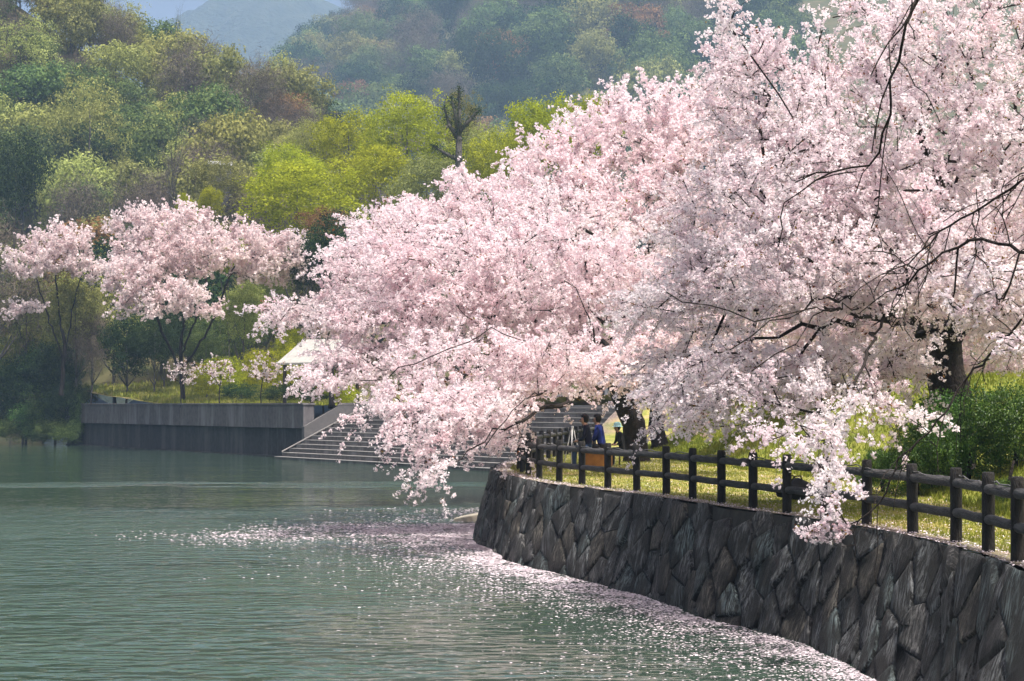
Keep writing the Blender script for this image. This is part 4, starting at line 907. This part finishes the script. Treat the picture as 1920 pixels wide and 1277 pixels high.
for px, py, lab in ((340, 690, 'young sparsely blossomed cherry sapling on the grass slope'), (412, 700, 'young thin stemmed cherry sapling before the yellow shrubs'), (490, 695, 'young cherry sapling with pale leaves nearest the stairs end of the quay')):
    x, y = at(px, py, 158 + (412 - px) * 0.1)[:2]
    cherry('cherry_sapling', lab, [g(x, y, -.2), (x, y, Hs(x, y) + 1.3), (x + .1, y, Hs(x, y) + 2.0)], [], [(np.array((x, y, Hs(x, y) + 2.6)), np.array((1.6, 1.4, 0.9)))], 20, 0.55, 4, 0.7, 0.22, 0.11, 4, 0.15, mat='blossom_far', r_tip=0.016, droop=0.05, leafy=0.15)
# 6 near boughs reaching in from a tree beside the camera
tb = (7.6, 13.0, PATH_Z - 0.2); sk_limbs = []
D = 15.0
LIM = [(1.0, [at(2100, -260, 14), at(1860, -140, 14.5), at(1735, -30, 15), at(1719, 0, 15), at(1698, 61, 15), at(1679, 141, 15.1), at(1670, 188, 15.1), at(1663, 235, 15.2), at(1651, 277, 15.2), at(1623, 310, 15.3), at(1548, 330, 15.3), at(1472, 380, 15.4)]),
       (0.95, [at(2100, 230, 17), at(1960, 310, 18), at(1886, 357, 18.5), at(1825, 399, 18.7), at(1764, 432, 19), at(1731, 470, 19), at(1690, 510, 19.2)]),
       (0.9, [at(2150, 420, 17), at(1960, 475, 18), at(1881, 460, 18.4), at(1825, 449, 18.8), at(1740, 493, 19), at(1689, 545, 19.2)]),
       (0.75, [at(2200, 480, 19), at(1960, 560, 21), at(1885, 635, 21.5), at(1820, 705, 22), at(1750, 795, 22), at(1690, 862, 22), at(1665, 920, 22), at(1625, 968, 22), at(1588, 985, 22)])]
def near_extra(sk): return []
L8 = [lobe(1550, 985, 22, 48, 30, 0.22), lobe(1555, 945, 22, 22, 18, 0.12), lobe(1610, 915, 22, 30, 14, 0.12), lobe(1690, 828, 22, 10, 8, 0.08), lobe(1850, 540, 19, 90, 60, 0.5), lobe(1900, 640, 20, 40, 30, 0.3)]
cherry('cherry_tree', 'overhanging cherry boughs with thin dark twigs hanging in from a tree on the near path', [tb, (7.6, 13.0, 3.0), (7.4, 13.2, 4.6), (7.0, 13.5, 5.6)], LIM, L8, 62, 0.13, 5, 0.16, 0.05, 0.026, 12, 0.028, 'blossom_near', None, 0.0048, 0.6, 0.10, power=0.34, cap=0.3, side=2, trunk_r=0.22)

# ------------------------------------------------------------------ shrubs on the bank by the path
for k in range(2): PROTO['shrub', k] = crown_mesh('crown', round_lobes(130 + k, 1.0, 0.9, 9), 900, 18, 0.13, 0.042, 0.6, 0.55)
for k, (px, py, r, d, h, lab) in enumerate([(1815, 805, 112, 41.5, 88, 'large bright green shrub around the foot of the thick cherry trunk'), (1905, 800, 100, 40.5, 92, 'bright green shrub beyond the thick cherry trunk along the path'),
        (1720, 838, 80, 41, 58, 'green shrub drooping toward the path in front of the thick cherry trunk'), (1655, 868, 48, 43, 36, 'small green shrub at the end of the shrub row beside the mossy bank'), (1890, 925, 60, 36.5, 32, 'low green shrub spilling onto the lawn edge behind the near fence posts')]):
    c = at(px, py, d); rr = r * d / 3800; hh = 2 * h * d / 3800; z = Hs(c[0], c[1])
    t_ = thing('green_shrub', lab, 'shrub', (c[0], c[1], min(z, c[2] - hh / 2)), None, k * 1.3)
    c_ = ob('crown', PROTO['shrub', k % 2], None, t_); c_.scale = (rr, rr, (c[2] + hh / 2 - t_.location.z) / 1.4)
    if not PROTO['shrub', k % 2].materials: PROTO['shrub', k % 2].materials.append(M['leaf_shrub'])
    MB().tube([(0, 0, -0.1), (0.03, 0, 0.5), (0.1, 0.05, 0.9)], [0.05, 0.04, 0.02], 6).build('stem', M['bark'], t_, True)

# ------------------------------------------------------------------ grass, fallen and floating petals
def blades(n, region, hgt, wid, mat, name):
    P = region(n); P = np.c_[P, H(P[:, 0], P[:, 1])]; k = len(P); an = rng.uniform(0, 6.28, k); wv = np.c_[np.cos(an), np.sin(an), an * 0] * wid * rng.uniform(.6, 1.4, (k, 1)) / 2
    tip = np.c_[rng.normal(0, .35, (k, 2)), np.ones(k)] * (hgt * rng.uniform(.5, 1.5, (k, 1)))
    V = np.stack([P - wv, P + wv, P + tip], 1).reshape(-1, 3)
    ti = np.clip(0.5 + 0.35 * np.sin(P[:, 0] * 1.9 + np.sin(P[:, 1] * 0.8) * 2) * np.cos(P[:, 1] * 0.9) + rng.normal(0, .15, k), 0, 1)
    return tag(ob(name, npmesh(name, V, np.arange(3 * k).reshape(k, 3), ti), M[mat]), kind='stuff')
arcy = WALL_TOP
def lawn_region(n):
    y = 20 + 55 * rng.random(n) ** 1.3; x0 = np.interp(y, WALL_TOP[:, 1], WALL_TOP[:, 0]) + 0.45; x1 = np.interp(y, FOOT[:, 1], FOOT[:, 0]) + 0.6
    return np.stack([x0 + (x1 - x0) * rng.random(n), y], 1)
def bank_region(n):
    y = 24 + 62 * rng.random(n); x1 = np.interp(y, FOOT[:, 1], FOOT[:, 0]); return np.stack([x1 + 7 * rng.random(n) ** 1.2 - 0.2, y], 1)
tag(blades(52000, lawn_region, 0.045, 0.022, 'grass', 'lawn_grass'), 'short yellowing lawn grass between the log fence and the bank', 'grass')
tag(blades(46000, bank_region, 0.13, 0.04, 'moss', 'bank_grass'), 'bright yellow green grass covering the bank beside the lawn', 'grass')
def slope_region(n):
    a = QA + (QB - QA) * rng.uniform(0.35, 1.0, (n, 1)); return a - qn * (0.9 + 16 * rng.random((n, 1)))
tag(blades(16000, slope_region, 0.35, 0.16, 'grass', 'slope_grass'), 'dry yellowish grass on the slope behind the quay wall', 'grass')

wl0 = np.array([wall_pt(s, (WATER_Z - WB) / (WTz - WB), 0.06)[:2] for s in arc])          # waterline of the stone wall
def wdist(P):
    return np.min([seg_dist(P, wl0[i], wl0[i + 3]) for i in range(20, len(wl0) - 3, 3)], axis=0)
def swirl(x, y): return 0.5 + 0.5 * np.sin(x * 0.9 + 1.5 * np.sin(y * 0.31) + y * 0.22) * np.cos(y * 0.43 - x * 0.5)
N = 200000; P = np.c_[rng.uniform(-14, 6, N), 18 + 56 * rng.random(N)]
sN = rng.uniform(arc[20], arc[np.argmin(abs(WALL_TOP[:, 1] - 64))], 50000); iN = np.clip(np.searchsorted(arc, sN), 1, len(arc) - 1)
wn_ = np.stack([np.interp(sN, arc, wl0[:, k]) for k in (0, 1)], 1) + WALL_N[iN] * (rng.exponential(0.75, len(sN)) + 0.03)[:, None]
pn = rng.normal(0, 1, (21000, 2)) * (2.6, 2.2) + (-3.8, 60.0); pn[:, 1] += 0.25 * (pn[:, 0] + 4) + 0.8 * np.sin(pn[:, 0] * 0.9)
A_ = np.concatenate([P, wn_, pn]); src = np.r_[np.zeros(N), np.ones(len(wn_)), np.full(len(pn), 2)]
dw = wdist(A_); xw = np.interp(A_[:, 1], wl0[:, 1], wl0[:, 0]); ok = (A_[:, 0] < xw - 0.02) & (dw > 0.03)
sw = swirl(A_[:, 0], A_[:, 1]); fl_ = 0.5 + 0.5 * np.sin(A_[:, 0] * 3.1 + 2 * np.sin(A_[:, 1] * 1.1)) * np.cos(A_[:, 1] * 2.3 + A_[:, 0])
dens = np.where(src == 0, (0.30 * np.exp(-dw / 1.6) + 0.07 * np.exp(-dw / 3.2)) * (0.4 + sw), np.where(src == 1, 0.12 + 0.88 * fl_ ** 1.3, (0.15 + 0.85 * sw) * (0.2 + 0.8 * fl_)))
dens = np.where((src == 0) & (dens < 0.010), 0, dens) * ok
P = A_[rng.random(len(A_)) < dens]; k = len(P); print('floating petals', k)
an = rng.uniform(0, 6.28, k); sz = rng.uniform(0.018, 0.042, k) * np.clip(P[:, 1] / 40, 0.8, 1.5); Pz = np.c_[P, WATER_Z + rng.uniform(0.004, 0.014, k)]
ca, sa = np.cos(an), np.sin(an); a3 = np.c_[ca, sa, rng.normal(0, .07, k)] * sz[:, None]; b3_ = np.c_[-sa, ca, rng.normal(0, .07, k)] * (sz * 0.75)[:, None]
V = np.stack([Pz - a3, Pz - b3_, Pz + a3, Pz + b3_], 1).reshape(-1, 3); V[:, 2] = np.maximum(V[:, 2], WATER_Z + 0.003)
tag(ob('floating_petals', npmesh('floating_petals', V, np.arange(4 * k).reshape(k, 4), rng.random(k)), M['petal']), 'raft of pale cherry petals floating along the stone wall', 'petals', None, 'stuff')
n = 9000; P = lawn_region(n); P[:3500, 0] = np.interp(P[:3500, 1], WALL_TOP[:, 1], WALL_TOP[:, 0]) + rng.uniform(0.02, 0.5, 3500); P = np.c_[P, H(P[:, 0], P[:, 1]) + 0.02]
V, Q = quads(P, P * 0 + (0, 0, 2), 0.035, 0.8, 0.5)
tag(ob('fallen_petals', npmesh('fallen_petals', V, Q, rng.random(n)), M['petal']), 'fallen cherry petals scattered on the lawn along the fence', 'petals', None, 'stuff')

# ------------------------------------------------------------------ people and their things
def flat_mat(name, c, rough=0.8): return solid_mat(name, tuple(a * 0.8 for a in c), tuple(min(1, a * 1.2) for a in c), 6, rough, 0.2)
M['skin'] = flat_mat('skin', (0.48, 0.30, 0.22), 0.6); M['hair'] = flat_mat('hair', (0.012, 0.010, 0.010), 0.5)
M['navy'] = flat_mat('navy_cloth', (0.012, 0.014, 0.035)); M['blue'] = flat_mat('blue_cloth', (0.015, 0.03, 0.20)); M['jeans'] = flat_mat('jeans', (0.03, 0.06, 0.13)); M['black'] = flat_mat('black_cloth', (0.012, 0.012, 0.013))
M['hat'] = flat_mat('pale_blue_hat', (0.35, 0.62, 0.66)); M['orange'] = flat_mat('orange_box', (0.36, 0.16, 0.03), 0.6); M['shoe'] = flat_mat('shoe', (0.02, 0.02, 0.02))
def person(label, loc, rz, top, legs, sc=1.0, hat=False, lean=0.06):
    J = {'pelvis': (0, 0, .56), 'waist': (0.01 + lean, 0, .78), 'chest': (0.03 + 1.5 * lean, 0, 1.02), 'neck': (0.05 + 2 * lean, 0, 1.20), 'head': (0.09 + 2 * lean, 0, 1.31), 'crown': (0.08 + 2 * lean, 0, 1.41)}
    E = [('pelvis', 'waist'), ('waist', 'chest'), ('chest', 'neck'), ('neck', 'head'), ('head', 'crown')]
    Rr = {'pelvis': (.17, .15), 'waist': (.155, .13), 'chest': (.18, .13), 'neck': (.06, .06), 'head': (.095, .10), 'crown': (.075, .08)}
    for s_ in (-1, 1):
        n_ = lambda q: q + ('l' if s_ > 0 else 'r')
        for q, p_, r_ in (('shoulder', (0.02 + 1.6 * lean, s_ * .19, 1.12), .075), ('elbow', (0.10 + lean, s_ * .25, .86), .055), ('wrist', (0.32, s_ * .16, .75), .04), ('palm', (0.40, s_ * .13, .73), .04),
                          ('hip', (0.04, s_ * .10, .55), .11), ('knee', (0.46, s_ * .13, .57), .075), ('ankle', (0.47, s_ * .13, .10), .05), ('heel', (0.45, s_ * .13, .045), .045), ('toe', (0.64, s_ * .14, .035), .04)): J[n_(q)] = p_; Rr[n_(q)] = (r_, r_)
        for a, b in (('chest', 'shoulder'), ('shoulder', 'elbow'), ('elbow', 'wrist'), ('wrist', 'palm'), ('pelvis', 'hip'), ('hip', 'knee'), ('knee', 'ankle'), ('ankle', 'heel'), ('heel', 'toe')):
            E.append((a if a in J and a in ('chest', 'pelvis') else n_(a), n_(b)))
        for f_ in range(4):        # fingers curled round the forearm of the other hand
            J['finger%d%d' % (f_, s_)] = (0.47 + 0.012 * (f_ in (1, 2)), s_ * (.155 - .022 * f_), .715); Rr['finger%d%d' % (f_, s_)] = (.010, .010); E.append((n_('palm'), 'finger%d%d' % (f_, s_)))
        J['thumb%d' % s_] = (0.42, s_ * .075, .75); Rr['thumb%d' % s_] = (.011, .011); E.append((n_('palm'), 'thumb%d' % s_))
    names = list(J); me = bpy.data.meshes.new('body'); me.from_pydata([J[n_] for n_ in names], [(names.index(a), names.index(b)) for a, b in E], [])
    tmp = bpy.data.objects.new('tmp_body', me); C.objects.link(tmp); tmp.modifiers.new('skin', 'SKIN').use_smooth_shade = True
    for i, n_ in enumerate(names):
        sv = me.skin_vertices[0].data[i]; sv.radius = Rr[n_]; sv.use_root = n_ == 'pelvis'
    md = tmp.modifiers.new('sub', 'SUBSURF'); md.levels = 2; md.render_levels = 2
    dg = bpy.context.evaluated_depsgraph_get(); bmesh_ = bpy.data.meshes.new_from_object(tmp.evaluated_get(dg)); bpy.data.objects.remove(tmp)
    bmesh_.materials.clear()
    for q in (M['skin'], M[top], M[legs], M['shoe']): bmesh_.materials.append(q)
    for f in bmesh_.polygons:
        c_ = f.center; k_ = 1
        if c_.z > 1.19: k_ = 0
        elif c_.x > 0.345 and abs(c_.z - .73) < .08 and c_.z > .665: k_ = 0
        elif c_.z < 0.085: k_ = 3
        elif c_.z < 0.66 : k_ = 2
        f.material_index = k_; f.use_smooth = True
    t_ = thing('person', label, 'person', loc, None, rz); t_.scale = (sc, sc, sc); ob('body', bmesh_, None, t_)
    hx = 0.075 + 2 * lean
    hb = bmesh.new(); bmesh.ops.create_uvsphere(hb, u_segments=14, v_segments=10, radius=1.0)
    for v_ in hb.verts:
        x_, y_, z_ = v_.co; cut = 0.30 if (x_ > 0.35 and z_ < 0.25) else 1.0
        v_.co = Vector((hx - 0.02 + x_ * .125 * (cut if x_ > 0 else 1), y_ * .112, 1.385 + z_ * (.125 if z_ > 0 else .17)))
    hm = bpy.data.meshes.new('hair'); hb.to_mesh(hm); hb.free(); hm.polygons.foreach_set('use_smooth', np.ones(len(hm.polygons), bool)); ob('hair', hm, M['hair'], t_)
    for s_ in (-1, 1): MB().tube([(hx + .085, s_ * .036, 1.335), (hx + .105, s_ * .036, 1.335)], [.012, .008], 6).build('eye', M['hair'], t_, True)
    MB().tube([(hx + .09, 0, 1.335), (hx + .125, 0, 1.295), (hx + .09, 0, 1.285)], [.008, .015, .012], 6).build('nose', M['skin'], t_, True)
    if hat:
        mb = MB(); mb.tube([(hx - .02, 0, 1.37), (hx - .02, 0, 1.375), (hx - .02, 0, 1.40), (hx - .02, 0, 1.47), (hx - .02, 0, 1.53), (hx - .02, 0, 1.545)], [.21, .205, .14, .135, .10, .03], 16); mb.build('hat', M['hat'], t_, True)
    return t_
def gpt(px, d): p_ = at(px, 800, d); return p_[0], p_[1], Hs(p_[0], p_[1])
x, y, z = gpt(1108, 60.2); person('person in a dark navy jacket and blue jeans seated on the orange box', (x, y, z), math.radians(172), 'navy', 'jeans', 1.06)
x, y, z = gpt(1131, 60.9); person('person in a bright blue jacket seated close beside the navy jacket', (x, y, z), math.radians(160), 'blue', 'black', 1.06)
x, y, z = gpt(1170, 62.6); person('person in dark clothes and a pale blue hat sitting by the cherry trunk', (x, y, z), math.radians(200), 'black', 'black', 0.86, True, 0.1)
x, y, z = gpt(1120, 60.5)
bx_ = thing('orange_box', 'orange wooden box bench under the two seated people', 'box', (x, y, z), None, math.radians(-8))
MB().box((0, 0, .235), (0.86, 0.56, 0.41)).build('body', M['orange'], bx_, False, None, .015); MB().box((0, 0, .47), (0.92, 0.62, 0.055)).build('lid', M['orange'], bx_, False, None, .012)
for sx_ in (-1, 1): MB().box((sx_ * .34, 0, 0.012), (.08, .5, .05)).build('foot', M['timber'], bx_)
st = thing('low_stool', 'small dark stool under the person with the pale blue hat', 'stool', (*gpt(1170, 62.6)[:2], gpt(1170, 62.6)[2]))
MB().box((0, 0, .385), (.36, .36, .04)).build('seat', M['timber'], st, False, None, .01)
for sx_ in (-1, 1):
    for sy_ in (-1, 1): MB().tube([(sx_ * .15, sy_ * .15, 0), (sx_ * .13, sy_ * .13, .37)], .016, 6).build('leg', M['timber'], st, True)
x, y, z = gpt(1073, 63); tp = thing('white_tripod', 'white tripod stand with splayed legs on the lawn behind the fence bend', 'tripod', (x, y, z))
for k in range(3): a = k * 2.094 + 0.4; MB().tube([(math.cos(a) * .33, math.sin(a) * .33, 0), (math.cos(a) * .03, math.sin(a) * .03, 1.12)], [.016, .02], 6).build('leg', M['white_paint'], tp, True)
MB().tube([(0, 0, 1.08), (0, 0, 1.2)], [.05, .035], 8).build('head', M['white_paint'], tp, True)
# black bag on the lawn
bgp = (5.45, 39.2, Hs(5.45, 39.2)); bag = thing('black_bag', 'slumped black bag lying on the lawn behind the log fence', 'bag', bgp, None, 0.5)
hb = bmesh.new(); bmesh.ops.create_uvsphere(hb, u_segments=18, v_segments=12, radius=1.0)
for v_ in hb.verts:
    x_, y_, z_ = v_.co; q = 1 + 0.10 * math.sin(x_ * 5 + 1) * math.cos(y_ * 4) + .06 * math.sin(z_ * 9 + x_ * 7); v_.co = Vector((x_ * .42 * q, y_ * .26 * q, .20 + z_ * (.20 + .05 * math.sin(x_ * 4)) * q))
    v_.co.z = max(v_.co.z, 0.0)
hm = bpy.data.meshes.new('bag_body'); hb.to_mesh(hm); hb.free(); hm.polygons.foreach_set('use_smooth', np.ones(len(hm.polygons), bool)); ob('bag_body', hm, M['black'], bag)
for s_ in (-1, 1): MB().tube([(-.16, s_ * .08, .36), (-.08, s_ * .12, .47), (.06, s_ * .12, .48), (.14, s_ * .08, .37)], .014, 6).build('handle', M['black'], bag, True)

# cars parked on the bank top
M['car_paint'] = solid_mat('car_paint', (0.70, 0.72, 0.73), (0.78, 0.79, 0.80), 1, 0.25, 0, spec=0.6); M['tyre'] = flat_mat('tyre', (0.015, 0.015, 0.015)); M['rim'] = flat_mat('rim', (0.35, 0.35, 0.36), 0.35); M['lamp'] = flat_mat('headlight_glass', (0.5, 0.5, 0.48), 0.1); M['red'] = flat_mat('tail_red', (0.3, 0.01, 0.01), 0.3)
def car(label, loc, rz, van=False):
    t_ = thing('parked_car', label, 'car', loc, 'cars parked on the bank top', rz)
    W = 0.84; 
    low = [(-1.9, .35), (-1.92, .75), (-1.85, .98), (-0.95, 1.02), (0.95, 1.02), (1.75, .98) if van else (1.70, .86), (1.92, .70), (1.92, .35)]
    cab = [(-1.80, .99), (-1.66, 1.72 if van else 1.46), (-1.3, 1.80 if van else 1.53), (0.35 if not van else .9, 1.80 if van else 1.53), (1.05 if not van else 1.45, 1.0)]
    def ext(pr, w0, w1, name, mat, bev):
        n = len(pr); zs = [z for _, z in pr]; zmin, zmax = min(zs), max(zs); f = lambda z: w0 + (w1 - w0) * (z - zmin) / (zmax - zmin)
        vs = [(x, -f(z), z) for x, z in pr] + [(x, f(z), z) for x, z in pr]
        return MB().add(vs, [tuple(range(n)), tuple(range(2 * n - 1, n - 1, -1))] + [(i, n + i, n + (i + 1) % n, (i + 1) % n) for i in range(n)]).build(name, mat, t_, False, None, bev)
    ext(low, W, W, 'body', M['car_paint'], .07); ext(cab, W - .02, W - .16, 'cabin', M['car_paint'], .06)
    zt = 1.66 if van else 1.40; k = .10
    for s_ in (-1, 1):
        f = lambda z: s_ * (W - .02 - .14 * (z - .99) / ((1.80 if van else 1.53) - .99) + .012)
        for xa, xb, xc, xd in ((-1.58, -.55, -.55, -1.50), (-.45, .78 if not van else 1.15, .36 if not van else .85, -.45)):
            MB().add([(xa, f(1.07), 1.07), (xb, f(1.07), 1.07), (xc, f(zt), zt), (xd, f(zt), zt)], [(0, 1, 2, 3)]).build('side_window', M['glass'], t_)
        MB().box((.72 if not van else 1.05, s_ * (W + .08), 1.08), (.1, .16, .12)).build('mirror', M['car_paint'], t_, False, None, .02)
        MB().box((1.90, s_ * .60, .74), (.07, .30, .14)).build('headlight', M['lamp'], t_, False, None, .02); MB().box((-1.91, s_ * .68, .85), (.05, .16, .3)).build('tail_light', M['red'], t_, False, None, .015)
        for xw_ in (-1.2, 1.22):
            wh = MB().tube([(xw_, s_ * (W - .18), .3), (xw_, s_ * (W - .16), .3), (xw_, s_ * (W + .005), .3), (xw_, s_ * (W + .015), .3)], [.27, .30, .30, .27], 18).build('wheel', M['tyre'], t_, False)
            MB().tube([(xw_, s_ * (W + .012), .3), (xw_, s_ * (W + .022), .3)], [.18, .16], 14).build('rim', M['rim'], wh, False)
    x0, z0 = cab[3]; x1, z1 = cab[4]; a = np.array((x0, z0)) * .92 + np.array((x1, z1)) * .08; b = np.array((x0, z0)) * .1 + np.array((x1, z1)) * .9; o_ = np.array((z0 - z1, x1 - x0)); o_ = o_ / np.linalg.norm(o_) * .012
    MB().add([(a[0] + o_[0], -.62, a[1] + o_[1]), (a[0] + o_[0], .62, a[1] + o_[1]), (b[0] + o_[0], .74, b[1] + o_[1]), (b[0] + o_[0], -.74, b[1] + o_[1])], [(0, 1, 2, 3)]).build('windscreen', M['glass'], t_)
    MB().box((1.93, 0, .52), (.05, 1.5, .16)).build('bumper', M['car_paint'], t_, False, None, .02)
    return t_
for px, d, rz, van, lab in ((1418, 80, 2.2, False, 'white hatchback car parked on the bank top beside the slender cherry trunk'), (1478, 84, 2.35, True, 'white tall van parked behind the white hatchback on the bank')):
    p_ = at(px, 720, d); car(lab, (p_[0], p_[1], Hs(p_[0], p_[1]) + 0.0), rz, van)

# ------------------------------------------------------------------ air
HAZE = 0.00025
m, t, o = newmat('haze'); v = t.nodes.new('ShaderNodeVolumePrincipled'); v.inputs['Color'].default_value = (0.46, 0.68, 1.0, 1); v.inputs['Density'].default_value = HAZE; v.inputs['Anisotropy'].default_value = 0.0
t.links.new(v.outputs[0], o.inputs['Volume'])
tag(MB().box((0, 1660, 282), (4200, 3420, 572)).build('haze', m), kind='stuff')
